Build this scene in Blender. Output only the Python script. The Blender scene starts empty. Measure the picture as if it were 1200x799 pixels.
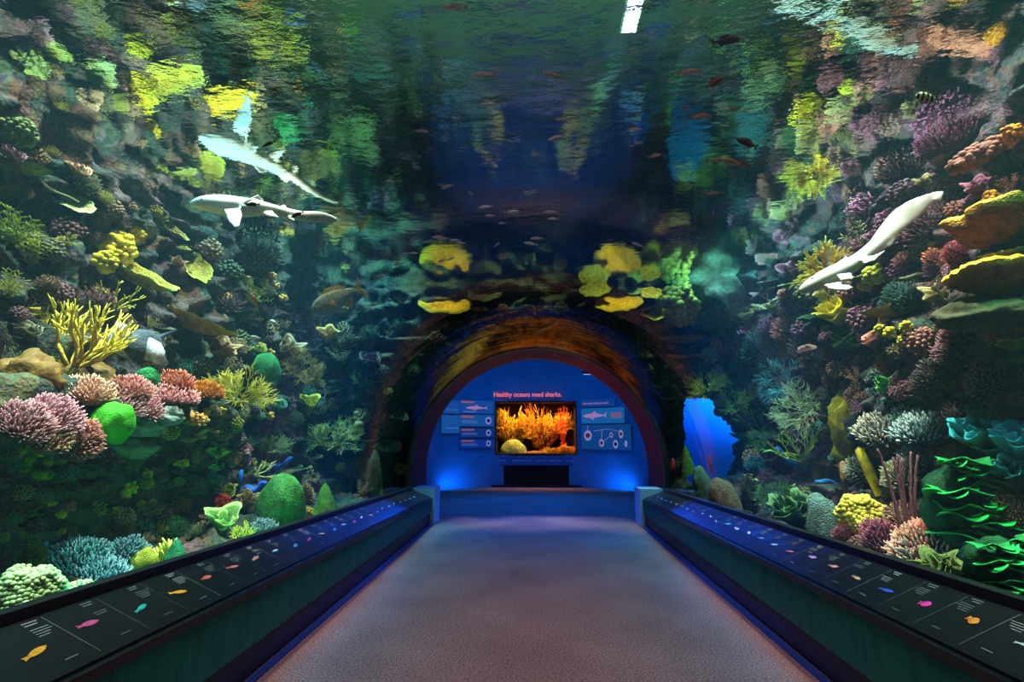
import bpy, bmesh, math, random
from mathutils import Vector, Matrix, noise, Quaternion
from mathutils.bvhtree import BVHTree
R = random.Random(7)
SC = bpy.context.scene
COL = SC.collection
PI = math.pi
# ------------------------------------------------------------------ camera model (1200x799)
F = 600.0
TH = math.atan(110 / 600)
PS = math.atan(28 / 600 * math.cos(TH))
EYE = Vector((0, 0, 1.55))
FWD = Vector((-math.sin(PS) * math.cos(TH), math.cos(PS) * math.cos(TH), math.sin(TH)))
RIGHT = Vector((math.cos(PS), math.sin(PS), 0))
UPC = RIGHT.cross(FWD)

def ray(px, py):
    return FWD + RIGHT * ((px - 600) / F) + UPC * (-(py - 400) / F)

def on_y(px, py, y):
    d = ray(px, py)
    return EYE + d * (y / d.y)

def on_x(px, py, x):
    d = ray(px, py)
    return EYE + d * (x / d.x)

cam = bpy.data.cameras.new('camera')
camo = bpy.data.objects.new('camera', cam)
COL.objects.link(camo)
cam.sensor_width = 36
cam.lens = 18.0
cam.clip_start = 0.05
camo.matrix_world = Matrix.Translation(EYE) @ Matrix((RIGHT, UPC, -FWD)).transposed().to_4x4()
SC.camera = camo
SC.view_settings.view_transform = 'Standard'
SC.view_settings.look = 'None'
SC.view_settings.gamma = 1
SC.view_settings.exposure = 0.0
SC.view_settings.use_curve_mapping = False
SC.cycles.caustics_reflective = False
SC.cycles.caustics_refractive = False
SC.cycles.transparent_max_bounces = 16
SC.cycles.max_bounces = 9
SC.cycles.diffuse_bounces = 3
SC.cycles.glossy_bounces = 8
SC.cycles.sample_clamp_indirect = 3.0

def lin(c):
    o = []
    for v in c[:3]:
        v = v / 255.0
        o.append(v / 12.92 if v <= 0.04045 else ((v + 0.055) / 1.055) ** 2.4)
    return (*o, 1)

# ------------------------------------------------------------------ mesh helpers
class MB:
    def __init__(s):
        s.v = []; s.f = []; s.t = []
    def add(s, vs, fs, tips=None):
        b = len(s.v)
        s.v.extend([tuple(v) for v in vs])
        s.f.extend([tuple(i + b for i in f) for f in fs])
        s.t.extend(tips if tips else [0.0] * len(vs))
    def tube(s, pts, rads, n=6, tips=None, cap=True, flat=1.0):
        pts = [Vector(p) for p in pts]
        vs = []; fs = []; tt = []
        ref = None
        for i, p in enumerate(pts):
            d = (pts[min(i + 1, len(pts) - 1)] - pts[max(i - 1, 0)])
            if d.length < 1e-9: d = Vector((0, 0, 1))
            d.normalize()
            if ref is None:
                ref = Vector((1, 0, 0)) if abs(d.x) < .8 else Vector((0, 1, 0))
            u = (ref - d * ref.dot(d)).normalized()
            w = d.cross(u); ref = u
            for k in range(n):
                a = 2 * PI * k / n
                vs.append(p + (u * math.cos(a) + w * math.sin(a) * flat) * rads[i])
                tt.append(tips[i] if tips else 0.0)
        m = len(pts)
        for i in range(m - 1):
            for k in range(n):
                fs.append((i * n + k, i * n + (k + 1) % n, (i + 1) * n + (k + 1) % n, (i + 1) * n + k))
        if cap:
            e = (pts[-1] - pts[-2]).normalized() * rads[-1] * .7
            vs.append(pts[-1] + e); tt.append(tips[-1] if tips else 0.0)
            for k in range(n):
                fs.append(((m - 1) * n + k, (m - 1) * n + (k + 1) % n, m * n))
            vs.append(pts[0]); tt.append(tips[0] if tips else 0.0)
            for k in range(n):
                fs.append(((k + 1) % n, k, m * n + 1))
        s.add(vs, fs, tt)
    def blob(s, c, r, seg=12, rings=8, amp=0.0, freq=1.0, zmin=-1.0, tip=None, seed=0.0):
        c = Vector(c); r = Vector(r) if hasattr(r, '__len__') else Vector((r, r, r))
        vs = []; fs = []; tt = []
        for i in range(rings + 1):
            ph = PI * i / rings
            for k in range(seg):
                a = 2 * PI * k / seg
                d = Vector((math.sin(ph) * math.cos(a), math.sin(ph) * math.sin(a), math.cos(ph)))
                q = 1 + (amp * noise.noise(Vector((d.x * freq + seed, d.y * freq, d.z * freq))) if amp else 0)
                p = Vector((d.x * r.x * q, d.y * r.y * q, max(d.z, zmin) * r.z * q))
                vs.append(c + p)
                tt.append(tip if tip is not None else max(0.0, d.z))
        for i in range(rings):
            for k in range(seg):
                fs.append((i * seg + k, (i + 1) * seg + k, (i + 1) * seg + (k + 1) % seg, i * seg + (k + 1) % seg))
        s.add(vs, fs, tt)
    def box(s, a, b):
        x0, y0, z0 = a; x1, y1, z1 = b
        s.add([(x0, y0, z0), (x1, y0, z0), (x1, y1, z0), (x0, y1, z0), (x0, y0, z1), (x1, y0, z1), (x1, y1, z1), (x0, y1, z1)],
              [(0, 3, 2, 1), (4, 5, 6, 7), (0, 1, 5, 4), (1, 2, 6, 5), (2, 3, 7, 6), (3, 0, 4, 7)])
    def grid(s, fn, nu, nv, close_u=False, tipfn=None):
        vs = []; tt = []
        for j in range(nv + 1):
            for i in range(nu + (0 if close_u else 1)):
                vs.append(fn(i / nu, j / nv))
                tt.append(tipfn(i / nu, j / nv) if tipfn else 0.0)
        w = nu + (0 if close_u else 1)
        fs = []
        for j in range(nv):
            for i in range(nu):
                i2 = (i + 1) % w
                fs.append((j * w + i, j * w + i2, (j + 1) * w + i2, (j + 1) * w + i))
        s.add(vs, fs, tt)
    def mesh(s, name, smooth=True):
        me = bpy.data.meshes.new(name)
        me.from_pydata(s.v, [], s.f)
        if any(s.t):
            at = me.attributes.new('tip', 'FLOAT', 'POINT')
            at.data.foreach_set('value', s.t)
        if smooth:
            me.polygons.foreach_set('use_smooth', [True] * len(me.polygons))
        me.update()
        return me
    def build(s, name, mat, parent=None, smooth=True):
        me = s.mesh(name, smooth)
        o = bpy.data.objects.new(name, me)
        COL.objects.link(o)
        if mat: me.materials.append(mat)
        if parent: o.parent = parent
        return o

def tag(o, label=None, cat=None, group=None, kind=None):
    if label: o['label'] = label
    if cat: o['category'] = cat
    if group: o['group'] = group
    if kind: o['kind'] = kind
    return o

def empty(name, loc=(0, 0, 0)):
    o = bpy.data.objects.new(name, None)
    o.empty_display_size = .05
    o.location = loc
    COL.objects.link(o)
    return o

def struct(o, label=None):
    o['kind'] = 'structure'
    if label: o['label'] = label
    return o

# ------------------------------------------------------------------ materials
def newmat(name):
    m = bpy.data.materials.new(name)
    m.use_nodes = True
    return m, m.node_tree.nodes, m.node_tree.links, m.node_tree.nodes['Principled BSDF']

def simple(name, rgb, rough=.6, spec=.3, metal=0, emit=None, estr=1.0, nvar=0.0, nscale=6.0, bump=0.0, bscale=60.0, obj=True):
    m, N, L, b = newmat(name)
    b.inputs['Base Color'].default_value = lin(rgb)
    b.inputs['Roughness'].default_value = rough
    b.inputs['Specular IOR Level'].default_value = spec
    b.inputs['Metallic'].default_value = metal
    if emit:
        b.inputs['Emission Color'].default_value = lin(emit)
        b.inputs['Emission Strength'].default_value = estr
    tc = N.new('ShaderNodeTexCoord')
    if nvar:
        n = N.new('ShaderNodeTexNoise'); n.inputs['Scale'].default_value = nscale; n.inputs['Detail'].default_value = 5
        L.new(tc.outputs['Object'], n.inputs['Vector'])
        r = N.new('ShaderNodeValToRGB')
        r.color_ramp.elements[0].position = .3; r.color_ramp.elements[1].position = .7
        c = lin(rgb)
        r.color_ramp.elements[0].color = tuple(x * (1 - nvar) for x in c[:3]) + (1,)
        r.color_ramp.elements[1].color = tuple(min(1, x * (1 + nvar)) for x in c[:3]) + (1,)
        L.new(n.outputs['Fac'], r.inputs['Fac']); L.new(r.outputs['Color'], b.inputs['Base Color'])
    if bump:
        n2 = N.new('ShaderNodeTexNoise'); n2.inputs['Scale'].default_value = bscale; n2.inputs['Detail'].default_value = 3
        L.new(tc.outputs['Object'], n2.inputs['Vector'])
        bp = N.new('ShaderNodeBump'); bp.inputs['Strength'].default_value = bump; bp.inputs['Distance'].default_value = .02
        L.new(n2.outputs['Fac'], bp.inputs['Height']); L.new(bp.outputs['Normal'], b.inputs['Normal'])
    return m

_cm = {}
def coral_mat(rgb, tip=None, tex='noise', tscale=None):
    """matte living surface: base colour, paler growing tips, fine relief of the given pattern"""
    key = (tuple(rgb), tuple(tip) if tip else None, tex, tscale)
    if key in _cm: return _cm[key]
    m, N, L, b = newmat('coral_skin')
    b.inputs['Roughness'].default_value = .75
    b.inputs['Specular IOR Level'].default_value = .2
    tc = N.new('ShaderNodeTexCoord')
    n = N.new('ShaderNodeTexNoise'); n.inputs['Scale'].default_value = 14; n.inputs['Detail'].default_value = 6
    L.new(tc.outputs['Object'], n.inputs['Vector'])
    r = N.new('ShaderNodeValToRGB')
    c = lin(rgb)
    r.color_ramp.elements[0].position = .32; r.color_ramp.elements[1].position = .68
    r.color_ramp.elements[0].color = (c[0] * .55, c[1] * .5, c[2] * .5, 1)
    r.color_ramp.elements[1].color = (min(1, c[0] * 1.25), min(1, c[1] * 1.25), min(1, c[2] * 1.2), 1)
    L.new(n.outputs['Fac'], r.inputs['Fac'])
    out = r.outputs['Color']
    if tip:
        a = N.new('ShaderNodeAttribute'); a.attribute_name = 'tip'
        mx = N.new('ShaderNodeMix'); mx.data_type = 'RGBA'
        L.new(a.outputs['Fac'], mx.inputs[0]); L.new(out, mx.inputs[6]); mx.inputs[7].default_value = lin(tip)
        out = mx.outputs[2]
    L.new(out, b.inputs['Base Color'])
    bp = N.new('ShaderNodeBump'); bp.inputs['Distance'].default_value = .02
    if tex == 'maze':
        t = N.new('ShaderNodeTexVoronoi'); t.feature = 'DISTANCE_TO_EDGE'; t.inputs['Scale'].default_value = tscale or 45
        bp.inputs['Strength'].default_value = .7
        L.new(tc.outputs['Object'], t.inputs['Vector']); L.new(t.outputs['Distance'], bp.inputs['Height'])
    elif tex == 'polyp':
        t = N.new('ShaderNodeTexVoronoi'); t.inputs['Scale'].default_value = tscale or 60
        bp.inputs['Strength'].default_value = .9; bp.invert = True
        L.new(tc.outputs['Object'], t.inputs['Vector']); L.new(t.outputs['Distance'], bp.inputs['Height'])
    else:
        t = N.new('ShaderNodeTexNoise'); t.inputs['Scale'].default_value = tscale or 70; t.inputs['Detail'].default_value = 3
        bp.inputs['Strength'].default_value = .6
        L.new(tc.outputs['Object'], t.inputs['Vector']); L.new(t.outputs['Fac'], bp.inputs['Height'])
    L.new(bp.outputs['Normal'], b.inputs['Normal'])
    _cm[key] = m
    return m

def rock_mat(name, cols, scale=1.3):
    m, N, L, b = newmat(name)
    b.inputs['Roughness'].default_value = .85
    b.inputs['Specular IOR Level'].default_value = .15
    tc = N.new('ShaderNodeTexCoord')
    w = N.new('ShaderNodeTexNoise'); w.inputs['Scale'].default_value = 3.0; w.inputs['Detail'].default_value = 4
    L.new(tc.outputs['Object'], w.inputs['Vector'])
    va = N.new('ShaderNodeVectorMath'); va.operation = 'MULTIPLY_ADD'
    L.new(w.outputs['Color'], va.inputs[0]); va.inputs[1].default_value = (.5, .5, .5); L.new(tc.outputs['Object'], va.inputs[2])
    n1 = N.new('ShaderNodeTexVoronoi'); n1.inputs['Scale'].default_value = scale * 2.2
    L.new(va.outputs[0], n1.inputs['Vector'])
    r = N.new('ShaderNodeValToRGB'); r.color_ramp.interpolation = 'CONSTANT'
    el = r.color_ramp.elements
    while len(el) < len(cols): el.new(.5)
    for i, c in enumerate(cols):
        el[i].position = i / len(cols); el[i].color = lin(c)
    sp = N.new('ShaderNodeSeparateColor'); L.new(n1.outputs['Color'], sp.inputs['Color'])
    L.new(sp.outputs['Red'], r.inputs['Fac'])
    n2 = N.new('ShaderNodeTexVoronoi'); n2.inputs['Scale'].default_value = scale * 9
    L.new(va.outputs[0], n2.inputs['Vector'])
    r2 = N.new('ShaderNodeValToRGB'); r2.color_ramp.interpolation = 'CONSTANT'
    e2 = r2.color_ramp.elements
    while len(e2) < len(cols): e2.new(.5)
    for i, c in enumerate(cols[::-1]):
        e2[i].position = i / len(cols); e2[i].color = lin(c)
    sp2 = N.new('ShaderNodeSeparateColor'); L.new(n2.outputs['Color'], sp2.inputs['Color'])
    L.new(sp2.outputs['Green'], r2.inputs['Fac'])
    mx = N.new('ShaderNodeMix'); mx.data_type = 'RGBA'; mx.inputs[0].default_value = .45
    L.new(r.outputs['Color'], mx.inputs[6]); L.new(r2.outputs['Color'], mx.inputs[7])
    n3 = N.new('ShaderNodeTexNoise'); n3.inputs['Scale'].default_value = scale * 14; n3.inputs['Detail'].default_value = 8; n3.inputs['Roughness'].default_value = .7
    L.new(tc.outputs['Object'], n3.inputs['Vector'])
    mr = N.new('ShaderNodeMapRange'); mr.inputs[1].default_value = .3; mr.inputs[2].default_value = .7; mr.inputs[3].default_value = .35; mr.inputs[4].default_value = 1.35
    L.new(n3.outputs['Fac'], mr.inputs[0])
    mu = N.new('ShaderNodeMix'); mu.data_type = 'RGBA'; mu.blend_type = 'MULTIPLY'; mu.inputs[0].default_value = 1
    L.new(mx.outputs[2], mu.inputs[6]); L.new(mr.outputs[0], mu.inputs[7])
    L.new(mu.outputs[2], b.inputs['Base Color'])
    n4 = N.new('ShaderNodeTexNoise'); n4.inputs['Scale'].default_value = 26; n4.inputs['Detail'].default_value = 6
    L.new(tc.outputs['Object'], n4.inputs['Vector'])
    bp = N.new('ShaderNodeBump'); bp.inputs['Strength'].default_value = .9; bp.inputs['Distance'].default_value = .05
    L.new(n4.outputs['Fac'], bp.inputs['Height'])
    L.new(bp.outputs['Normal'], b.inputs['Normal'])
    return m

# ------------------------------------------------------------------ setting: reef walls
W_Z = 4.35          # water surface
AX_Z, AR = .85, 2.3  # tunnel axis height and radius
def sstep(a, b, x):
    t = max(0, min(1, (x - a) / (b - a)))
    return t * t * (3 - 2 * t)
def resample(pl, n):
    pl = [Vector(p) for p in pl]
    ls = [0]
    for a, b in zip(pl, pl[1:]): ls.append(ls[-1] + (b - a).length)
    out = []
    for i in range(n + 1):
        s = ls[-1] * i / n
        k = max(j for j in range(len(pl) - 1) if ls[j] <= s + 1e-9)
        t = (s - ls[k]) / (ls[k + 1] - ls[k])
        out.append(pl[k].lerp(pl[k + 1], t))
    return out
def rockdisp(p, a=1.0):
    q = p * .8
    d = noise.fractal(q, 1.0, 2.0, 3) * .18
    r = 1 - abs(noise.noise(Vector((p.x * 1.6, p.y * 1.6, p.z * 3.4))) * 2)
    d += (r - .5) * .22
    d += noise.fractal(p * 5.0, .9, 2.1, 3) * .085
    d += (1 - min(1, noise.voronoi(p * 3.2)[0][0] * 1.6)) * .12
    return d * a
def wall(name, sides, y0, y1, ny, ns, mat):
    """sides: list of (Y, profile) keys, interpolated along Y; profile = (x,z) polyline from the tunnel foot up to the surface"""
    keys = [(y, resample(p, ns)) for y, p in sides]
    vs = []; fs = []
    sg = 1 if sides[0][1][-1][0] > 0 else -1
    for j in range(ny + 1):
        y = y0 + (y1 - y0) * j / ny
        k = 0
        while k < len(keys) - 2 and y > keys[k + 1][0]: k += 1
        t = sstep(keys[k][0], keys[k + 1][0], y)
        prof = [a.lerp(b, t) for a, b in zip(keys[k][1], keys[k + 1][1])]
        for i, p in enumerate(prof):
            a = prof[max(0, i - 3)]; b = prof[min(ns, i + 3)]
            tg = (b - a).normalized()
            n2 = Vector((-tg.y, tg.x)) * sg
            P = Vector((p.x, y, p.y))
            amp = min(1, i / (ns * .12)) * (1 - (.5 * sstep(7, 5.5, y) * sstep(1.3, 1.5, p.y) * sstep(2.3, 2.1, p.y) if sg < 0 else 0))
            d = rockdisp(P, 1.0) * amp
            yy = noise.noise(P * 1.1 + Vector((9, 3, 1))) * .15
            vs.append((P.x + n2.x * d, P.y + yy, P.z + n2.y * d * .9))
    w = ns + 1
    for j in range(ny):
        for i in range(ns):
            q = (j * w + i, j * w + i + 1, (j + 1) * w + i + 1, (j + 1) * w + i)
            fs.append(q if sg < 0 else q[::-1])
    m = MB(); m.add(vs, fs)
    o = m.build(name, mat)
    struct(o)
    return o, (m.v, m.f)

ROCK_L = rock_mat('reef_rock_left', [(70, 62, 44), (52, 78, 62), (96, 66, 52), (60, 52, 66), (44, 62, 56), (88, 92, 58), (106, 78, 84), (38, 50, 44)])
ROCK_R = rock_mat('reef_rock_right', [(80, 56, 58), (56, 66, 62), (98, 66, 74), (44, 56, 60), (70, 48, 66), (60, 78, 62), (110, 74, 66), (46, 44, 54)])
ROCK_D = rock_mat('reef_rock_end', [(66, 74, 52), (48, 72, 60), (74, 68, 50), (44, 52, 56), (80, 96, 66)])

LP0 = [(-2.3, .3), (-2.8, .42), (-3.3, .55), (-3.75, .75), (-3.95, 1.15), (-3.75, 1.5), (-3.35, 1.72), (-3.45, 1.88), (-3.95, 1.98), (-4.15, 2.4), (-4.2, 3), (-4.35, 3.6), (-4.5, 4.7)]
LP1 = [(-2.3, .3), (-2.8, .38), (-3.2, .5), (-3.6, .8), (-3.8, 1.2), (-3.85, 1.55), (-3.8, 1.8), (-3.85, 2.1), (-3.95, 2.4), (-4.1, 2.8), (-4.2, 3.3), (-4.3, 3.8), (-4.4, 4.7)]
LP2 = [(-2.3, .3), (-2.6, .45), (-2.9, .8), (-3.1, 1.2), (-3.2, 1.55), (-3.2, 1.8), (-3.2, 2.1), (-3.2, 2.4), (-3.3, 2.8), (-3.4, 3.3), (-3.5, 3.8), (-3.6, 4.2), (-3.6, 4.7)]
RP0 = [(2.3, .3), (2.8, .42), (3.2, .6), (3.5, .95), (3.6, 1.4), (3.55, 1.9), (3.5, 2.3), (3.6, 2.7), (3.75, 3.1), (3.9, 3.6), (4.0, 4.1), (4.1, 4.7)]
RP1 = [(2.3, .3), (2.8, .38), (3.2, .5), (3.6, .8), (3.8, 1.3), (3.9, 1.8), (3.9, 2.3), (3.9, 2.7), (3.95, 3.1), (4.0, 3.6), (4.1, 4.1), (4.2, 4.7)]
wl, gl = wall('wall_left', [(-1.5, LP0), (5.4, LP0), (6.9, LP1), (9.0, LP1), (10.2, LP2)], -1.5, 10.4, 330, 150, ROCK_L)
wr, gr = wall('wall_right', [(-1.5, RP0), (5.0, RP0), (6.6, RP1), (10.0, RP1)], -1.5, 9.9, 310, 140, ROCK_R)

# rock bulkhead around the far mouth of the tunnel
bk = MB()
def bulk():
    NU, NV = 300, 90
    vs = []; fs = []; keep = []
    for j in range(NV + 1):
        t = j / NV
        for i in range(NU + 1):
            a = math.radians(-28 + 236 * i / NU)
            r = AR + .04 + (t ** 1.25) * 4.0
            P = Vector((math.cos(a) * r, 9.75, AX_Z + math.sin(a) * r))
            e = min(1, t * 9)
            fw = (.15 + .55 * sstep(0, .25, t) * (1 if P.z < 3.3 else .45)) * e
            d = rockdisp(P + Vector((3, 0, 0))) * 1.1 * e
            if P.x > 0: fw *= .35
            x = P.x; z = P.z
            if t > 0: x += noise.noise(P * 2) * .08 * e; z += noise.noise(P * 2 + Vector((5, 5, 5))) * .08 * e
            vs.append((x, P.y - fw - d, z))
    w = NU + 1
    for j in range(NV):
        for i in range(NU):
            q = (j * w + i, j * w + i + 1, (j + 1) * w + i + 1, (j + 1) * w + i)
            cx = sum(vs[k][0] for k in q) / 4; cz = sum(vs[k][2] for k in q) / 4
            hx = 2.72 + .12 * noise.noise(Vector((cz * 3, 1, 1))); hx2 = 3.72 - .55 * sstep(1.2, 2.2, cz) + .2 * noise.noise(Vector((cz * 4, 3, 1)))
            if hx < cx < hx2 and .3 < cz < 2.2 + .15 * noise.noise(Vector((cx * 4, 7, 1))): continue
            if cz > 4.75: continue
            fs.append(q)
    bk.add(vs, fs)
bulk()
wb = bk.build('wall_end', ROCK_D); struct(wb)
BV = [BVHTree.FromPolygons(g[0], g[1]) for g in (gl, gr, (bk.v, bk.f))]
def hit(px, py):
    d = ray(px, py).normalized()
    best = None
    for b in BV:
        # ignore anything nearer than the acrylic
        l, n, i, dist = b.ray_cast(EYE, d)
        if l is not None and (best is None or dist < best[2]):
            if n.dot(d) > 0: n = -n
            best = (l, n, dist)
    return best

# blue painted tank wall behind the opening in the rocks
bb = MB(); bb.box((3.3, 12.6, -.2), (8.2, 12.8, 4.8))
struct(bb.build('wall_back', simple('blue_tank_wall', (20, 165, 240), .6, nvar=.15, nscale=1.2)))
# tank bed beyond the bulkhead
fb = MB(); fb.grid(lambda u, v: (2.9 + u * 5, 9.6 + v * 3.2, .45 + .12 * noise.noise(Vector((u * 8, v * 6, 2)))), 40, 30)
struct(fb.build('floor_tank', ROCK_D))

# ------------------------------------------------------------------ water surface seen from below (mirror beyond the critical angle, window overhead)
def water_material():
    m, N, L, b = newmat('water_surface')
    N.remove(b)
    out = N['Material Output']
    geo = N.new('ShaderNodeNewGeometry')
    dot = N.new('ShaderNodeVectorMath'); dot.operation = 'DOT_PRODUCT'
    L.new(geo.outputs['Incoming'], dot.inputs[0]); L.new(geo.outputs['True Normal'], dot.inputs[1])
    ab = N.new('ShaderNodeMath'); ab.operation = 'ABSOLUTE'; L.new(dot.outputs['Value'], ab.inputs[0])
    mr = N.new('ShaderNodeMapRange'); mr.inputs[1].default_value = .59; mr.inputs[2].default_value = .66
    L.new(ab.outputs[0], mr.inputs[0])
    tc = N.new('ShaderNodeTexCoord')
    mp = N.new('ShaderNodeMapping'); mp.inputs['Scale'].default_value = (.8, 1.3, 1)
    mp.inputs['Rotation'].default_value = (0, 0, .25)
    L.new(tc.outputs['Object'], mp.inputs['Vector'])
    n1 = N.new('ShaderNodeTexNoise'); n1.inputs['Scale'].default_value = .9; n1.inputs['Detail'].default_value = 3; n1.inputs['Roughness'].default_value = .5
    n2 = N.new('ShaderNodeTexNoise'); n2.inputs['Scale'].default_value = 9.0; n2.inputs['Detail'].default_value = 3
    L.new(mp.outputs[0], n1.inputs['Vector']); L.new(mp.outputs[0], n2.inputs['Vector'])
    b1 = N.new('ShaderNodeBump'); b1.inputs['Strength'].default_value = 1; b1.inputs['Distance'].default_value = .013
    b2 = N.new('ShaderNodeBump'); b2.inputs['Strength'].default_value = 1; b2.inputs['Distance'].default_value = .0026
    L.new(n1.outputs['Fac'], b1.inputs['Height']); L.new(n2.outputs['Fac'], b2.inputs['Height']); L.new(b1.outputs['Normal'], b2.inputs['Normal'])
    n3 = N.new('ShaderNodeTexNoise'); n3.inputs['Scale'].default_value = 3.2; n3.inputs['Detail'].default_value = 5; n3.inputs['Roughness'].default_value = .6
    L.new(mp.outputs[0], n3.inputs['Vector'])
    b3 = N.new('ShaderNodeBump'); b3.inputs['Strength'].default_value = 1; b3.inputs['Distance'].default_value = .045
    L.new(n3.outputs['Fac'], b3.inputs['Height']); L.new(b3.outputs['Normal'], dot.inputs[1])
    g = N.new('ShaderNodeBsdfGlossy'); g.inputs['Roughness'].default_value = .02; g.inputs['Color'].default_value = WATER_TINT
    L.new(b2.outputs['Normal'], g.inputs['Normal'])
    t = N.new('ShaderNodeBsdfTransparent'); t.inputs['Color'].default_value = (.97, .98, .95, 1)
    mx = N.new('ShaderNodeMixShader'); L.new(mr.outputs[0], mx.inputs[0]); L.new(g.outputs[0], mx.inputs[1]); L.new(t.outputs[0], mx.inputs[2])
    L.new(mx.outputs[0], out.inputs['Surface'])
    return m
WATER_TINT = (.80, .95, .86, 1)
ws = MB(); ws.grid(lambda u, v: (-6 + 14 * u, -3 + 16 * v, W_Z), 4, 4)
wso = ws.build('water_surface', water_material(), smooth=False); struct(wso)

# ------------------------------------------------------------------ acrylic tunnel
def acrylic_material():
    m, N, L, b = newmat('clear_acrylic')
    N.remove(b)
    out = N['Material Output']
    fr = N.new('ShaderNodeFresnel'); fr.inputs['IOR'].default_value = 1.34
    g = N.new('ShaderNodeBsdfGlossy'); g.inputs['Roughness'].default_value = .04
    tc = N.new('ShaderNodeTexCoord')
    n = N.new('ShaderNodeTexNoise'); n.inputs['Scale'].default_value = 1.3; n.inputs['Detail'].default_value = 3
    mp = N.new('ShaderNodeMapping'); mp.inputs['Scale'].default_value = (.5, 2.4, .5); L.new(tc.outputs['Object'], mp.inputs['Vector'])
    L.new(mp.outputs[0], n.inputs['Vector'])
    bp = N.new('ShaderNodeBump'); bp.inputs['Strength'].default_value = .6; bp.inputs['Distance'].default_value = .012
    L.new(n.outputs['Fac'], bp.inputs['Height']); L.new(bp.outputs['Normal'], g.inputs['Normal'])
    t = N.new('ShaderNodeBsdfTransparent'); t.inputs['Color'].default_value = (.93, .98, .97, 1)
    geo = N.new('ShaderNodeNewGeometry')
    iv = N.new('ShaderNodeMath'); iv.operation = 'MULTIPLY_ADD'; iv.inputs[1].default_value = -.4; iv.inputs[2].default_value = 1; L.new(geo.outputs['Backfacing'], iv.inputs[0])
    fc = N.new('ShaderNodeMath'); fc.operation = 'MULTIPLY'; L.new(fr.outputs[0], fc.inputs[0]); L.new(iv.outputs[0], fc.inputs[1])
    mx = N.new('ShaderNodeMixShader'); L.new(fc.outputs[0], mx.inputs[0]); L.new(t.outputs[0], mx.inputs[1]); L.new(g.outputs[0], mx.inputs[2])
    L.new(mx.outputs[0], out.inputs['Surface'])
    return m
ac = MB()
def acf(u, v):
    a = math.radians(-14 + 208 * u)
    return (AR * math.cos(a), -2.5 + 12.1 * v, AX_Z + AR * math.sin(a))
ac.grid(acf, 120, 24)
aco = ac.build('window_tunnel', acrylic_material()); struct(aco)
# ring collar where the acrylic meets the end tube
def ring(mb, r0, r1, y0, y1, a0=-24, a1=204, n=96):
    def f(k, q):
        a = math.radians(a0 + (a1 - a0) * k)
        pts = [(r0, y0), (r1, y0), (r1, y1), (r0, y1), (r0, y0)]
        r, y = pts[q]
        return (r * math.cos(a), y, AX_Z + r * math.sin(a))
    mb.grid(lambda u, v: f(u, int(round(v * 4))), n, 4)
rg = MB(); ring(rg, 2.275, 2.34, 9.46, 9.52)
struct(rg.build('trim_1', simple('collar_metal', (60, 62, 66), .35, .5, .6), smooth=False))
rt = MB(); ring(rt, 2.29, 2.40, 9.52, 10.9)
struct(rt.build('wall_tube', simple('tube_paint', (34, 34, 42), .55, .3, nvar=.15, nscale=3), smooth=False))

# the tank water itself: faint teal absorption and haze, filling the tank outside the tunnel
def water_volume():
    NA = 48
    prof = []
    a0 = math.asin((.25 - AX_Z) / (AR + .03))
    for k in range(NA + 1):
        a = a0 + (PI - 2 * a0) * k / NA
        prof.append(((AR + .03) * math.cos(a), AX_Z + (AR + .03) * math.sin(a)))
    outer = [(-5.6, .25), (-5.6, W_Z - .005), (5.6, W_Z - .005), (5.6, .25)]
    pts = prof + outer
    n = len(pts); y0, y1 = -2.4, 9.45
    vs = [(x, y0, z) for x, z in pts] + [(x, y1, z) for x, z in pts]
    fs = [(i, (i + 1) % n, (i + 1) % n + n, i + n) for i in range(n)]
    # caps as strips between the arch and the outline
    def cap(off, flip):
        half = NA // 2
        o = NA + 1
        R_, L_ = [], []
        for i in range(NA):
            x = (prof[i][0] + prof[i + 1][0]) / 2
            v = o + 2 if x > 0 else o + 1
            q = (i + off, i + 1 + off, v + off)
            fs.append(q if flip else q[::-1])
        for q in ((0, o + 2, o + 3), (half, o + 1, o + 2), (NA, o, o + 1)):
            q = tuple(k + off for k in q); fs.append(q[::-1] if flip else q)
    cap(0, True); cap(n, False)
    m = MB(); m.add(vs, fs)
    mt, N, L, b = newmat('tank_water'); N.remove(b)
    ab = N.new('ShaderNodeVolumeAbsorption'); ab.inputs['Color'].default_value = (.30, .86, .84, 1); ab.inputs['Density'].default_value = .036
    sc = N.new('ShaderNodeVolumeScatter'); sc.inputs['Color'].default_value = (.35, .8, 1, 1); sc.inputs['Density'].default_value = .0075; sc.inputs['Anisotropy'].default_value = .2
    ad = N.new('ShaderNodeAddShader'); L.new(ab.outputs[0], ad.inputs[0]); L.new(sc.outputs[0], ad.inputs[1])
    L.new(ad.outputs[0], N['Material Output'].inputs['Volume'])
    o = m.build('water_volume', mt, smooth=False)
    bm = bmesh.new(); bm.from_mesh(o.data); bmesh.ops.recalc_face_normals(bm, faces=bm.faces); print('OPEN EDGES', sum(1 for e in bm.edges if len(e.link_faces) != 2)); bm.to_mesh(o.data); bm.free()
    struct(o)
water_volume()
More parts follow.
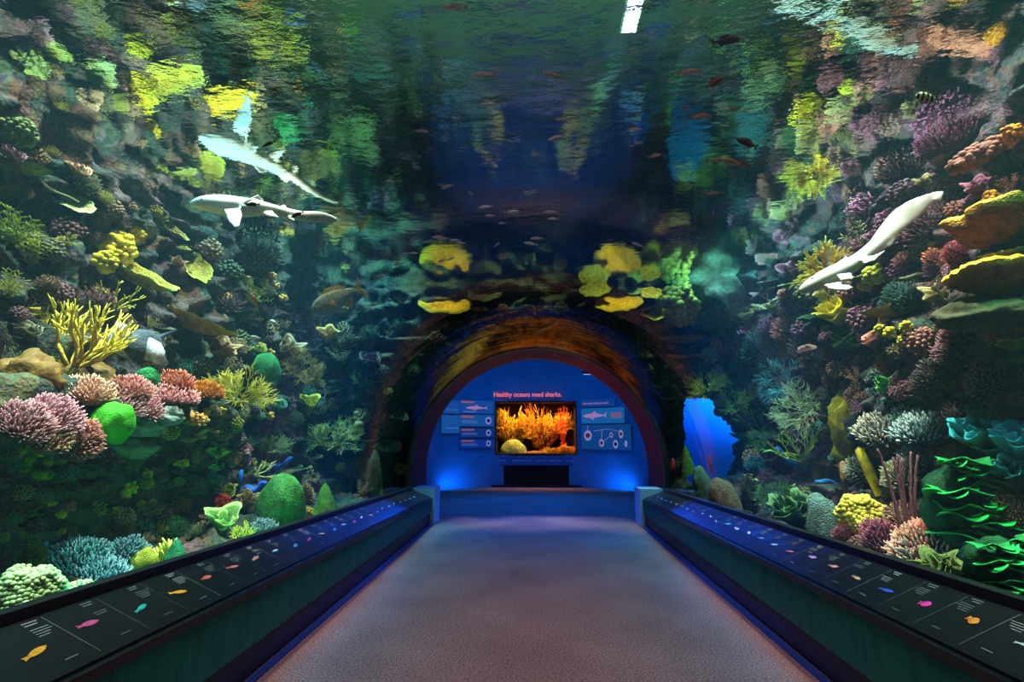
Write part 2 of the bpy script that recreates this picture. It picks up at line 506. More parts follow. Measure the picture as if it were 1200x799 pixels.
# ------------------------------------------------------------------ floor, carpet
def carpet_mat():
    m, N, L, b = newmat('carpet')
    b.inputs['Roughness'].default_value = .95; b.inputs['Specular IOR Level'].default_value = .05
    tc = N.new('ShaderNodeTexCoord')
    n = N.new('ShaderNodeTexNoise'); n.inputs['Scale'].default_value = 75; n.inputs['Detail'].default_value = 4; n.inputs['Roughness'].default_value = .8
    L.new(tc.outputs['Object'], n.inputs['Vector'])
    r = N.new('ShaderNodeValToRGB'); e = r.color_ramp.elements
    e[0].position = .34; e[0].color = lin((40, 28, 32)); e[1].position = .66; e[1].color = lin((205, 150, 142))
    L.new(n.outputs['Fac'], r.inputs['Fac']); 
    n3 = N.new('ShaderNodeTexNoise'); n3.inputs['Scale'].default_value = 1.4; n3.inputs['Detail'].default_value = 4
    L.new(tc.outputs['Object'], n3.inputs['Vector'])
    mr = N.new('ShaderNodeMapRange'); mr.inputs[1].default_value = .3; mr.inputs[2].default_value = .7; mr.inputs[3].default_value = .8; mr.inputs[4].default_value = 1.1
    L.new(n3.outputs['Fac'], mr.inputs[0])
    mu = N.new('ShaderNodeMix'); mu.data_type = 'RGBA'; mu.blend_type = 'MULTIPLY'; mu.inputs[0].default_value = 1
    L.new(r.outputs['Color'], mu.inputs[6]); L.new(mr.outputs[0], mu.inputs[7])
    L.new(mu.outputs[2], b.inputs['Base Color'])
    bp = N.new('ShaderNodeBump'); bp.inputs['Strength'].default_value = .5; bp.inputs['Distance'].default_value = .01
    L.new(n.outputs['Fac'], bp.inputs['Height']); L.new(bp.outputs['Normal'], b.inputs['Normal'])
    return m
fm = MB(); fm.box((-3.6, -2.5, -.08), (3.6, 17.5, 0))
struct(fm.build('floor', carpet_mat(), smooth=False))
# thin trim line of carpet edging, both sides
for i, s in enumerate((-1, 1)):
    t = MB(); t.box((s * 1.80, -2.5, .0), (s * 1.86, 9.6, .012))
    struct(t.build('baseboard_left' if s < 0 else 'baseboard_right', simple('edge_strip', (36, 60, 110), .4, .4), smooth=False))

# ------------------------------------------------------------------ display rails
M_GREEN = None
def green_mat():
    m, N, L, b = newmat('green_panel')
    b.inputs['Roughness'].default_value = .45; b.inputs['Specular IOR Level'].default_value = .15
    tc = N.new('ShaderNodeTexCoord')
    mp = N.new('ShaderNodeMapping'); mp.inputs['Scale'].default_value = (3, 3, .8); L.new(tc.outputs['Object'], mp.inputs['Vector'])
    n = N.new('ShaderNodeTexNoise'); n.inputs['Scale'].default_value = 4; n.inputs['Detail'].default_value = 8; n.inputs['Roughness'].default_value = .7
    L.new(mp.outputs[0], n.inputs['Vector'])
    r = N.new('ShaderNodeValToRGB'); e = r.color_ramp.elements
    e[0].position = .3; e[0].color = lin((6, 80, 70)); e[1].position = .62; e[1].color = lin((8, 112, 92))
    x = e.new(.74); x.color = lin((14, 128, 104)); x = e.new(.79); x.color = lin((150, 200, 190))
    L.new(n.outputs['Fac'], r.inputs['Fac']); L.new(r.outputs['Color'], b.inputs['Base Color'])
    return m
M_GREEN = green_mat()
M_KICK = simple('toe_kick', (30, 26, 40), .5)
M_DESK = simple('label_laminate', (12, 10, 10), .34, .5, nvar=.2, nscale=2)
M_LIP = simple('black_lip', (8, 8, 10), .3, .5)
M_CURB = simple('black_curb', (14, 13, 12), .45, .4)
M_TXT = simple('white_print', (135, 130, 125), .5)
M_TXT2 = simple('grey_print', (95, 95, 95), .5)
def zin(y): return .60 - (y - 2.3) * .021
def zout(y): return .775 - (y - 2.3) * .026
def rail(s):
    root = empty('display_rail', (s * 2.05, 3.5, 0))
    side = 'left' if s < 0 else 'right'
    tag(root, ('low display rail of fish labels on the left side, with scratched green front' if s < 0 else
               'low display rail of fish labels on the right side, with clean green front'), 'display rail')
    off = Vector((s * 2.05, 3.5, 0))
    def prism(name, mat, prof, y0=-2.4, y1=9.45, n=40):
        mb = MB()
        k = len(prof(0))
        vs = []
        for j in range(n + 1):
            y = y0 + (y1 - y0) * j / n
            for (x, z) in prof(y): vs.append(Vector((s * x, y, z)) - off)
        fs = []
        for j in range(n):
            for i in range(k):
                q = (j * k + i, j * k + (i + 1) % k, (j + 1) * k + (i + 1) % k, (j + 1) * k + i)
                fs.append(q if s > 0 else q[::-1])
        fs.append(tuple(range(k))); fs.append(tuple(n * k + i for i in range(k)))
        mb.add(vs, fs)
        return mb.build(name, mat, root, smooth=False)
    prism('front_panel', M_GREEN, lambda y: [(1.86, .20), (2.2, .20), (2.2, zin(y) - .05), (1.86, zin(y) - .05)])
    prism('toe_kick', M_KICK, lambda y: [(1.875, .013), (2.2, .013), (2.2, .20), (1.875, .20)])
    prism('lip', M_LIP, lambda y: [(1.84, zin(y) - .05), (1.95, zin(y) - .05), (1.95, zin(y) + .005), (1.84, zin(y) - .004)])
    prism('label_desk', M_DESK, lambda y: [(1.875, zin(y) - .04), (2.19, zin(y) - .04), (2.19, zout(y) - .005), (1.875, zin(y) + .012)])
    prism('curb', M_CURB, lambda y: [(2.19, zin(y) - .2), (2.29, zin(y) - .2), (2.275, zout(y) + .045), (2.2, zout(y) + .045)])
    e = MB(); e.box((s * 1.80 - off.x if s > 0 else -1.80 - off.x, 9.35 - off.y, 0), (s * 2.2 - off.x, 9.85 - off.y, .62))
    ep = e.build('end_post', simple('pale_post', (150, 190, 225), .5), root, smooth=False)
    # printed pictures and text of each species, lying on the sloping desk
    def dp(x, y, lift=.0025):
        t = (x - 1.875) / (2.19 - 1.875)
        z = (zin(y) + .012) * (1 - t) + (zout(y) - .005) * t
        return Vector((s * x, y, z + lift)) - off
    if s < 0:
        cols = [(225, 150, 30), (190, 70, 110), (40, 150, 130), (225, 150, 40), (190, 90, 70), (200, 100, 90), (180, 110, 90), (150, 170, 200), (70, 110, 170), (160, 60, 120), (220, 160, 120),
                (60, 120, 200), (140, 170, 210), (210, 60, 110), (220, 150, 140), (220, 140, 110), (80, 130, 200), (225, 170, 150), (190, 200, 220), (170, 120, 140), (120, 150, 210), (210, 100, 150), (120, 150, 210), (200, 160, 160)]
    else:
        cols = [(190, 190, 190), (225, 130, 40), (210, 50, 140), (50, 80, 190), (200, 150, 110), (215, 140, 110), (170, 130, 180), (220, 110, 80), (150, 170, 200), (120, 140, 200), (190, 200, 220), (190, 200, 225),
                (80, 160, 210), (140, 150, 180), (215, 150, 140), (220, 150, 140), (215, 70, 80), (160, 180, 200), (90, 170, 190), (225, 170, 120), (150, 150, 200), (160, 170, 200), (150, 150, 200), (150, 150, 190)]
    rr = random.Random(3 + s)
    shapes = {}
    y = 2.16 if s < 0 else 2.42
    for i, c in enumerate(cols):
        if y > 9.1: break
        L_ = rr.uniform(.085, .125); H_ = rr.uniform(.010, .017)
        if c == (225, 130, 40) or c == (210, 50, 140): L_ = .07; H_ = .026
        cx = 2.035 + rr.uniform(-.02, .02); ang = rr.uniform(-.25, .25)
        mb = MB(); pts = []
        K = 14
        outl = []
        for k in range(K + 1):
            t = k / K; outl.append((t - .5, math.sin(PI * min(1, t * 1.12)) ** .8 * (1 - .35 * t) if t < .86 else .12))
        outl = outl[:-1] + [(.40, .10), (.52, .62)]
        top = outl; bot = [(a, -b) for a, b in outl[::-1]]
        loop = top + [(.46, 0)] + bot
        vs = [];
        for (a, b) in loop:
            lx = a * L_ * (1 if s < 0 else 1); ly = b * H_
            # fish lies along the rail; text above it
            vs.append(dp(cx + (ly * math.cos(ang) + lx * math.sin(ang)), y - s * (-1) * (lx * math.cos(ang) - ly * math.sin(ang)) , .0035))
        ctr = len(vs); vs.append(dp(cx, y, .0035))
        fs = [(k, (k + 1) % ctr, ctr) for k in range(ctr)]
        if s > 0: fs = [f[::-1] for f in fs]
        mb.add(vs, fs)
        mb.build('fish_picture', simple('fish_print', c, .4, .4, nvar=.3, nscale=40), root, smooth=False)
        tx = MB()
        def bar(x, ya, yb, hgt):
            vs = [dp(x, ya), dp(x + hgt, ya), dp(x + hgt, yb), dp(x, yb)]
            tx.add(vs, [(0, 1, 2, 3) if s < 0 else (3, 2, 1, 0)])
        ty = y + .075
        for k, (xx, ln) in enumerate([(2.165, .07), (2.150, .06), (2.122, .095), (2.108, .095), (2.094, .08), (2.080, .06)]):
            if k > 1 and rr.random() < .15: continue
            bar(xx, ty, ty + ln * rr.uniform(.8, 1), .006 if k < 2 else .004)
        bar(1.93, y + .05, y + .11, .0035)
        # thin divider
        bar2 = [dp(1.90, y + .19), dp(2.175, y + .17), dp(2.175, y + .172), dp(1.90, y + .192)]
        tx.add(bar2, [(0, 1, 2, 3) if s < 0 else (3, 2, 1, 0)])
        tx.build('label_text', M_TXT2 if i % 3 else M_TXT, root, smooth=False)
        y += .285
    return root
rail(-1); rail(1)

# ------------------------------------------------------------------ far room
BLUEP = simple('blue_wall_paint', (80, 130, 180), .55, .25, nvar=.12, nscale=1.5)
def wy(x): return 16.3 - .18 * x * x
def backwall():
    xs = [-2.95 + 5.9 * i / 40 for i in range(41)]
    xs = sorted(set([round(x, 3) for x in xs if abs(abs(x) - 1.26) > .05] + [-1.26, 1.26]))
    zs = [0, .3, .95, 1.4, 2.0, 2.58, 3.2, 4.3]
    m = MB(); vs = []
    for z in zs:
        for x in xs: vs.append((x, wy(x), z))
    fs = []
    w = len(xs)
    for j in range(len(zs) - 1):
        for i in range(w - 1):
            cx = (xs[i] + xs[i + 1]) / 2; cz = (zs[j] + zs[j + 1]) / 2
            if abs(cx) < 1.26 and .95 < cz < 2.58: continue
            fs.append((j * w + i, j * w + i + 1, (j + 1) * w + i + 1, (j + 1) * w + i))
    m.add(vs, fs)
    struct(m.build('wall_far', BLUEP, smooth=False))
backwall()
for s, nm in ((-1, 'wall_far_left'), (1, 'wall_far_right')):
    m = MB(); m.box((s * 2.95 if s > 0 else -3.05, 10.9, 0), (s * 3.05 if s > 0 else -2.95, wy(2.95) + .1, 4.3))
    struct(m.build(nm, BLUEP, smooth=False))
m = MB(); m.box((-3.05, 10.7, 4.3), (3.05, 17.9, 4.4)); struct(m.build('ceiling', simple('dark_ceiling', (40, 50, 80), .8), smooth=False))
# header closing the space between tube and room
m = MB()
def hdr(u, v):
    a = math.radians(-24 + 228 * u); r = 2.34 if v < .5 else 5
    x = r * math.cos(a); z = AX_Z + r * math.sin(a)
    return (max(-3.05, min(3.05, x)), 10.88, max(0, min(4.4, z)))
m.grid(hdr, 96, 1); struct(m.build('wall_header', simple('tube_paint_dark', (40, 44, 60), .6), smooth=False))

# display tank set in the far wall
dt = empty('display_tank', (0, 16.3, .95))
tag(dt, 'glowing rectangular display tank set into the blue far wall under the orange words', 'display tank')
def dtp(name, mat, boxes, smooth=False, parent=dt):
    mb = MB()
    for a, b in boxes: mb.box((a[0], a[1] - 16.3, a[2] - .95), (b[0], b[1] - 16.3, b[2] - .95))
    return mb.build(name, mat, parent, smooth)
dtp('tank_case', simple('tank_back', (60, 34, 16), .8, nvar=.5, nscale=3), [((-1.3, 17.5, .9), (1.3, 17.55, 2.62)), ((-1.32, 16.2, .9), (-1.25, 17.5, 2.62)), ((1.25, 16.2, .9), (1.32, 17.5, 2.62)),
    ((-1.3, 16.35, 2.57), (1.3, 17.5, 2.64)), ((-1.3, 16.2, .88), (1.3, 17.5, .98))])
dtp('bezel', simple('bezel_black', (12, 14, 22), .4), [((-1.27, 16.16, 2.55), (1.27, 16.24, 2.60)), ((-1.29, 16.16, .93), (-1.24, 16.24, 2.60)), ((1.24, 16.16, .93), (1.29, 16.24, 2.60)), ((-1.27, 16.16, .93), (1.27, 16.24, .98))])
ct = empty('cabinet', (0, 16.1, 0))
tag(ct, 'low black cabinet with a thin ledge under the glowing display tank', 'cabinet')
def ctp(name, mat, boxes):
    mb = MB()
    for a, b in boxes: mb.box((a[0], a[1] - 16.1, a[2]), (b[0], b[1] - 16.1, b[2]))
    return mb.build(name, mat, ct, False)
ctp('cabinet_body', simple('cabinet_black', (6, 7, 14), .5), [((-1.27, 16.12, .06), (1.27, 16.6, .62))])
ctp('kick_ledge', simple('cabinet_ledge', (24, 32, 60), .4), [((-1.36, 15.95, 0), (1.36, 16.6, .06))])
ctp('label_strip', simple('strip_blue', (36, 60, 130), .35, emit=(20, 50, 120), estr=.25), [((-1.27, 16.08, .64), (1.27, 16.14, .92))])
mb = MB()
for x0, x1 in ((-1.12, -.92), (-.72, -.1), (0, .3), (.34, .78), (.9, 1.12)): mb.box((x0, -.028, .76), (x1, -.022, .79))
mb.build('strip_text', simple('strip_print', (170, 170, 220), .5), ct, False)

# glowing title
def text(body, size, loc, rotz, mat, name, parent, ext=.004):
    cu = bpy.data.curves.new(name, 'FONT'); cu.body = body; cu.size = size; cu.extrude = ext; cu.offset = size * .008
    o = bpy.data.objects.new(name, cu); COL.objects.link(o)
    o.location = loc; o.rotation_euler = (PI / 2, 0, rotz)
    bpy.context.view_layer.update()
    me = bpy.data.meshes.new_from_object(o)
    bpy.data.objects.remove(o)
    me.materials.clear(); me.materials.append(mat)
    o = bpy.data.objects.new(name, me); COL.objects.link(o)
    o.location = loc; o.rotation_euler = (PI / 2, 0, rotz)
    if parent: o.parent = parent
    return o
tl = text('Healthy oceans need sharks.', .205, (-1.31, wy(1.2) - .06, 2.72), 0, simple('title_letters', (250, 150, 130), .5, emit=(255, 110, 90), estr=.9), 'wall_lettering', None, .01)
tag(tl, 'lit salmon words Healthy oceans need sharks. on the blue far wall', 'sign')
tl.scale = (.90, 1, 1)

# information panels on the curved wall
def panel(px0, px1, py0, py1, label, col, deco):
    pxm = (px0 + px1) / 2
    # find point on curved wall
    def onw(px, py):
        d = ray(px, py); t = 1
        lo, hi = 10 / d.y, 18 / d.y
        for _ in range(40):
            mid = (lo + hi) / 2; p = EYE + d * mid
            if p.y > wy(p.x): hi = mid
            else: lo = mid
        return EYE + d * lo
    a = onw(px0, (py0 + py1) / 2); b = onw(px1, (py0 + py1) / 2)
    c0 = onw(pxm, py0); c1 = onw(pxm, py1)
    w = (Vector((b.x, b.y)) - Vector((a.x, a.y))).length; h = c0.z - c1.z
    ang = math.atan2(b.y - a.y, b.x - a.x)
    root = empty('information_panel', ((a.x + b.x) / 2, (a.y + b.y) / 2, c1.z))
    nrm = Vector((math.sin(ang), -math.cos(ang), 0))
    root.location += nrm * .07
    root.rotation_euler = (0, 0, ang)
    tag(root, label, 'information panel')
    m = MB(); m.box((-w / 2, -.012, 0), (w / 2, .012, h))
    m.build('board', simple('panel_blue', col, .4, .4, emit=tuple(int(x * .9) for x in col), estr=.32), root, False)
    deco(root, w, h)
P_OR = simple('panel_orange_print', (240, 120, 90), .5, emit=(240, 110, 90), estr=.3)
P_WH = simple('panel_pale_print', (210, 190, 225), .5, emit=(190, 180, 230), estr=.3)
P_PK = simple('panel_pink_print', (240, 170, 190), .5, emit=(240, 150, 180), estr=.35)
P_RD = simple('panel_red_print', (190, 60, 40), .5, emit=(170, 40, 20), estr=.2)
P_DK = simple('panel_dark_print', (20, 24, 60), .5)
def flat(root, name, mat, loops, y=-.016):
    m = MB()
    for lp in loops:
        n = len(lp)
        vs = [(x, y, z) for x, z in lp] + [(x, -.012, z) for x, z in lp]
        fs = [tuple(range(n))] + [(i, i + n, (i + 1) % n + n, (i + 1) % n) for i in range(n)]
        m.add(vs, fs)
    return m.build(name, mat, root, False)
def rc(x0, x1, z0, z1): return [(x0, z0), (x1, z0), (x1, z1), (x0, z1)]
def el(cx, cz, rx, rz, n=18): return [(cx + rx * math.cos(2 * PI * k / n), cz + rz * math.sin(2 * PI * k / n)) for k in range(n)]
def sharkshape(cx, cz, L_, H_, flip=1):
    pts = [(-.5, 0), (-.36, .22), (-.15, .36), (-.06, .42), (.0, .8), (.06, .4), (.25, .2), (.38, .1), (.5, .55), (.45, 0), (.5, -.4), (.38, -.05), (.2, -.18), (.0, -.28), (-.08, -.32), (-.02, -.75), (-.16, -.35), (-.35, -.25)]
    return [(cx + flip * a * L_, cz + b * H_) for a, b in (pts if flip > 0 else pts[::-1])]
def d_plain(root, w, h):
    flat(root, 'panel_text', P_WH, [rc(-w * .3, w * .4, h * .28, h * .30)])
def d_head_shark(root, w, h):
    flat(root, 'heading', P_OR, [rc(-w * .47, -w * .1, h * .78, h * .92)])
    flat(root, 'shark_picture', P_PK, [sharkshape(-w * .02, h * .42, w * .66, h * .34)])
    flat(root, 'panel_text', P_WH, [rc(-w * .4, -w * .05, h * .10, h * .14)])
def d_head_circle(root, w, h):
    flat(root, 'heading', P_OR, [rc(-w * .47, -w * .1, h * .72, h * .88)])
    flat(root, 'round_picture', P_WH, [el(w * .34, h * .5, h * .30, h * .34)])
    flat(root, 'picture_animal', P_DK, [el(w * .34, h * .5, h * .16, h * .16)], -.02)
    flat(root, 'panel_text', P_WH, [rc(-w * .45, -w * .02, h * .45, h * .48), rc(-w * .45, w * .02, h * .3, h * .33)])
def d_title(root, w, h):
    t = text('How does a food web work?', h * .42, (-w * .46, -.016, h * .34), 0, P_PK, 'heading', root, .002)
    t.scale = (.8, 1, 1)
def d_shark(root, w, h):
    flat(root, 'shark_picture', P_PK, [sharkshape(-w * .18, h * .5, w * .58, h * .42)])
    flat(root, 'panel_text', P_OR, [rc(w * .2, w * .44, h * z, h * (z + .05)) for z in (.62, .52, .42, .32)])
def d_web(root, w, h):
    cs = [(-.36, .56, .19, .22), (-.08, .26, .12, .16), (.12, .58, .08, .11), (.31, .62, .10, .17), (.2, .22, .11, .17), (.4, .24, .06, .13)]
    for i, (a, b, r1, r2) in enumerate(cs):
        flat(root, 'round_picture', P_WH, [el(w * a, h * b, h * r1, h * r2)])
        if i < 5: flat(root, 'picture_animal', P_RD if i < 4 else P_DK, [el(w * a, h * b, h * r1 * .6, h * r2 * .45)], -.02)
    def ln(a, b, t=.006):
        a = Vector(a); b = Vector(b); n = Vector((-(b - a).y, (b - a).x)).normalized() * t
        return [tuple(a - n), tuple(b - n), tuple(b + n), tuple(a + n)]
    P = [(w * a, h * b) for a, b, _, _ in cs]
    flat(root, 'link_lines', P_WH, [ln((-w * .25, h * .74), (w * .05, h * .82)), ln((w * .05, h * .82), (w * .28, h * .72)), ln((-w * .06, h * .8), (-w * .08, h * .44)), ln((-w * .02, h * .36), (w * .09, h * .52)), ln((-w * .36, h * .97), (-w * .36, h * .8))])
panel(538, 577, 470, 485, 'top panel of the blue stack left of the display tank, with a shark picture', (40, 110, 170), d_head_shark)
panel(538, 577, 486.5, 500, 'second panel of the blue stack left of the display tank, with a bright round picture', (40, 120, 175), d_head_circle)
panel(538, 577, 502, 513, 'third panel of the blue stack left of the display tank, with a small round picture', (30, 80, 140), d_head_circle)
panel(538, 577, 515, 525, 'bottom and dimmest panel of the blue stack left of the display tank', (25, 80, 160), d_head_circle)
panel(516, 537, 470, 485, 'plain upper blue panel at the left end of the far wall, beside the arch', (40, 115, 175), d_plain)
panel(516, 537, 487, 508, 'plain lower blue panel at the left end of the far wall, beside the arch', (40, 125, 180), d_plain)
panel(683, 722, 468.5, 477, 'narrow title panel with a pink heading on the right of the display tank', (30, 90, 160), d_title)
panel(683, 733, 478.5, 496.5, 'blue panel with a pink shark picture right of the display tank', (40, 140, 185), d_shark)
panel(683, 741, 498, 527, 'blue food web panel with round pictures joined by lines, right of the display tank', (30, 100, 150), d_web)

# ceiling fixtures in the far room
def fixture(px, py, y, L_, label):
    p = on_y(px, py, y)
    r = empty('ceiling_lamp', p); tag(r, label, 'lamp')
    m = MB(); m.box((-L_ / 2, -.05, -.02), (L_ / 2, .05, .05)); m.build('lamp_body', simple('lamp_black', (10, 10, 12), .4), r, False)
    m = MB(); m.box((-L_ * .47, -.04, -.028), (L_ * .47, .04, -.018)); m.build('diffuser', simple('lamp_glow', (200, 220, 255), .5, emit=(120, 170, 255), estr=1.5), r, False)
    m = MB(); m.tube([(0, 0, .05), (0, 0, 4.3 - p.z)], [.012, .012], 6); m.build('hanging_rod', simple('lamp_rod', (10, 10, 12), .4), r, False)
fixture(617, 413.5, 11.6, 1.0, 'long slim lamp hanging just inside the top of the far arch')
fixture(694, 438, 13.6, .5, 'short black lamp bar hanging near the right of the far arch')
# ------------------------------------------------------------------ coral builders (z = growth direction, x = width)
def fib(n, zmin=0.0):
    out = []
    g = PI * (3 - 5 ** .5)
    for i in range(n):
        z = 1 - (1 - zmin) * (i + .5) / n
        r = math.sqrt(max(0, 1 - z * z))
        out.append(Vector((math.cos(g * i) * r, math.sin(g * i) * r, z)))
    return out

def k_acropora(w, d, h, rr, o):
    """cushion of short pale-tipped fingers on a darker core; parts: core + fingers"""
    n = int(o.get('n', 150) * 1.4); fl = o.get('fl', .20) * min(w, h * 2.2); fr = (o.get('fl', .2) * .09 + .007) * min(w, d, h * 2.5)
    core = MB(); core.blob((0, 0, 0), (w * .42, d * .42, h * .72), 20, 12, .25, 2.5, zmin=-.35, tip=0.0, seed=rr.random() * 9)
    m = MB()
    for p in fib(n, -.12):
        p = (p + Vector((rr.uniform(-.06, .06), rr.uniform(-.06, .06), 0)))
        q = 1 + .2 * noise.noise(p * 2.4 + Vector((rr.random() * .1, w * 7, 0)))
        a = Vector((p.x * w * .40 * q, p.y * d * .40 * q, p.z * h * .70 * q))
        nd = Vector((p.x / w, p.y / d, p.z / h * 1.1 + .25 / h)).normalized()
        nd = (nd + Vector((rr.uniform(-.25, .25), rr.uniform(-.25, .25), rr.uniform(-.1, .3)))).normalized()
        L_ = fl * rr.uniform(.7, 1.25)
        m.tube([a - nd * L_ * .3, a + nd * L_ * .5, a + nd * L_], [fr, fr * .9, fr * .6], 5, [0, .35, 1])
        if rr.random() < .45:
            sd = (nd + Vector((rr.uniform(-1, 1), rr.uniform(-1, 1), rr.uniform(-.2, .8))) * .8).normalized()
            b = a + nd * L_ * .35
            m.tube([b, b + sd * L_ * .5], [fr * .7, fr * .5], 5, [.3, 1])
    return core, [('fingers', m)]

def k_brain(w, d, h, rr, o):
    m = MB(); m.blob((0, 0, h * .02), (w / 2, d / 2, h), 40, 28, .10, 1.8, zmin=-.3, seed=rr.random() * 9)
    return m, []

def k_cone(w, d, h, rr, o):
    m = MB()
    s = rr.random() * 9
    def f(u, v):
        a = 2 * PI * u; r = (1 - v) ** .7 + .03
        q = 1 + .12 * noise.noise(Vector((math.cos(a) * 1.5 + s, math.sin(a) * 1.5, v * 3)))
        return (math.cos(a) * r * w / 2 * q, math.sin(a) * r * d / 2 * q, h * v ** .95 - .04 * h)
    m.grid(f, 32, 22, close_u=True)
    return m, []

def k_plate(w, d, h, rr, o):
    """thin plate with a lobed rim on a short stalk"""
    m = MB(); s = rr.random() * 20
    th = o.get('th', .05) * w; cup = o.get('cup', .12) * w
    lob = o.get('lob', .22)
    def rim(a):
        return 1 + lob * noise.noise(Vector((math.cos(a) * 1.6 + s, math.sin(a) * 1.6, 0))) + lob * .6 * noise.noise(Vector((math.cos(a) * 4 + s, math.sin(a) * 4, 3)))
    NR, NA = 12, 48
    vs = []; tt = []; fs = []
    for side in (1, -1):
        for j in range(NR + 1):
            t = j / NR
            for k in range(NA):
                a = 2 * PI * k / NA
                r = rim(a) * t
                x = math.cos(a) * r * w / 2; y = math.sin(a) * r * d / 2
                wv = .03 * w * noise.noise(Vector((x / w * 5 + s, y / w * 5, 1))) * t + .02 * w * noise.noise(Vector((x / w * 16 + s, y / w * 16, 1)))
                z = cup * (t * t - .4) + wv + side * th * .5 * math.sqrt(max(0.0, 1 - t ** 6)) - (th * .8 * (1 - t) if side < 0 else 0)
                vs.append((x, y, z)); tt.append(max(0, (t - .8) / .2) if side > 0 else max(0, (t - .9) / .1))
    for side in (0, 1):
        b = side * (NR + 1) * NA
        for j in range(NR):
            for k in range(NA):
                q = (b + j * NA + k, b + j * NA + (k + 1) % NA, b + (j + 1) * NA + (k + 1) % NA, b + (j + 1) * NA + k)
                fs.append(q[::-1] if side == 0 else q)
    m.add(vs, fs, tt)
    st = MB(); st.tube([(0, d * .15, -cup * .4 - th), (0, d * .45, -h * .35 - th * 2), (0, d * .75, -h * .6 - th * 3)], [w * .09, w * .08, w * .13], 9)
    return m, [('stalk', st)]

def grow(m, p, d, L_, r, lev, rr, spread, up, tipbase=0.0, n=5, kids=(2, 3), taper=.72):
    mid = p + d * L_ * .5 + Vector((rr.uniform(-1, 1), rr.uniform(-1, 1), rr.uniform(-1, 1))) * L_ * .08
    e = p + d * L_
    last = lev <= 0
    m.tube([p, mid, e], [r, r * .88, r * (.5 if last else .78)], n, [tipbase, tipbase + .1, 1.0 if last else tipbase + .25])
    if last: return
    for k in range(rr.randint(*kids)):
        nd = (d + Vector((rr.uniform(-1, 1), rr.uniform(-1, 1), rr.uniform(-1, 1))) * spread + Vector((0, 0, up))).normalized()
        st = p.lerp(e, rr.uniform(.5, 1.0)) if k else e
        grow(m, st, nd, L_ * rr.uniform(.6, .85), r * taper, lev - 1, rr, spread, up, tipbase + .25, n, kids, taper)

def k_branch(w, d, h, rr, o):
    """antler-like branching colony; parts: root mass + each main branch"""
    core = MB(); core.blob((0, 0, 0), (w * .14, d * .14, h * .10), 10, 7, .3, 2, tip=0.0)
    parts = []
    nb = o.get('nb', 7); lev = o.get('lev', 3); r = o.get('r', .035) * max(w, h) * .8
    for i in range(nb):
        a = 2 * PI * (i + rr.uniform(-.3, .3)) / nb
        sp = o.get('open', .9)
        dr = Vector((math.cos(a) * sp * w / max(w, h), math.sin(a) * sp * .7 * d / max(w, h), rr.uniform(.55, 1.1) * h / max(w, h))).normalized()
        m = MB()
        grow(m, Vector((0, 0, 0)), dr, h * o.get('st', .36) * rr.uniform(.8, 1.1), r, lev, rr, o.get('spread', .55), o.get('up', .15), kids=o.get('kids', (2, 3)))
        # fit inside the box
        for k, v in enumerate(m.v):
            m.v[k] = (max(-w * .55, min(w * .55, v[0])), v[1], v[2]) if abs(v[0]) > w * .8 else v
        parts.append(('branch', m))
    return core, parts

def k_bush(w, d, h, rr, o):
    o = dict(spread=.75, kids=(3, 4), open=1.1, st=.30) | o; o['nb'] = int(o.get('nb', 9) * 1.25); o['r'] = o.get('r', .014) * 1.25; o['lev'] = o.get('lev', 3)
    return k_branch(w, d, h, rr, o)

def k_knobs(w, d, h, rr, o):
    """lumpy cluster of rounded knobs"""
    m = MB(); n = o.get('n', 60)
    m.blob((0, 0, 0), (w * .4, d * .4, h * .6), 16, 10, .3, 2, zmin=-.3, tip=0.0)
    kr = o.get('kr', .085) * min(w, h * 1.6)
    for p in fib(n, -.1):
        q = 1 + .25 * noise.noise(p * 2 + Vector((w * 9, 0, 0)))
        c = Vector((p.x * w * .42 * q, p.y * d * .42 * q, p.z * h * .72 * q + kr * .2))
        r = kr * rr.uniform(.6, 1.25)
        m.blob(c, (r, r, r * rr.uniform(.9, 1.3)), 7, 5, .15, 2, tip=None)
    return m, []

def k_fingers(w, d, h, rr, o):
    """stout upright fingers"""
    core = MB(); core.blob((0, 0, 0), (w * .3, d * .3, h * .16), 12, 8, .2, 2, tip=0.0)
    parts = []
    n = o.get('n', 10); r = o.get('r', .055) * max(w, h)
    for i in range(n):
        a = 2 * PI * i / n + rr.uniform(-.3, .3); q = rr.uniform(.2, 1)
        b = Vector((math.cos(a) * w * .15 * q, math.sin(a) * d * .15 * q, 0))
        dr = Vector((math.cos(a) * q * w * .55 / h, math.sin(a) * q * .5, 1)).normalized()
        m = MB(); L_ = h * rr.uniform(.6, .95)
        grow(m, b, dr, L_ * .55, r, 1, rr, .4, .5, n=7, kids=(2, 2), taper=.85)
        parts.append(('finger', m))
    return core, parts

def k_rods(w, d, h, rr, o):
    core = MB(); core.blob((0, 0, 0), (w * .3, d * .3, h * .05), 12, 8, .2, 2, tip=0.0)
    parts = []
    for i in range(o.get('n', 6)):
        f = (i / max(1, o.get('n', 6) - 1) - .5)
        m = MB(); L_ = h * rr.uniform(.75, 1.0)
        pts = []; rd = []
        for k in range(22):
            t = k / 21
            pts.append((f * w * .35 + f * w * .7 * t * t + rr.uniform(-.002, .002), rr.uniform(-.004, .004) + .1 * d * math.sin(i * 2), L_ * t))
            rd.append(o.get('r', .085) * w * (1 - .4 * t) * (1 + .12 * math.sin(k * 2.6)))
        m.tube(pts, rd, 8, [k / 21 for k in range(22)])
        parts.append(('rod', m))
    return core, parts

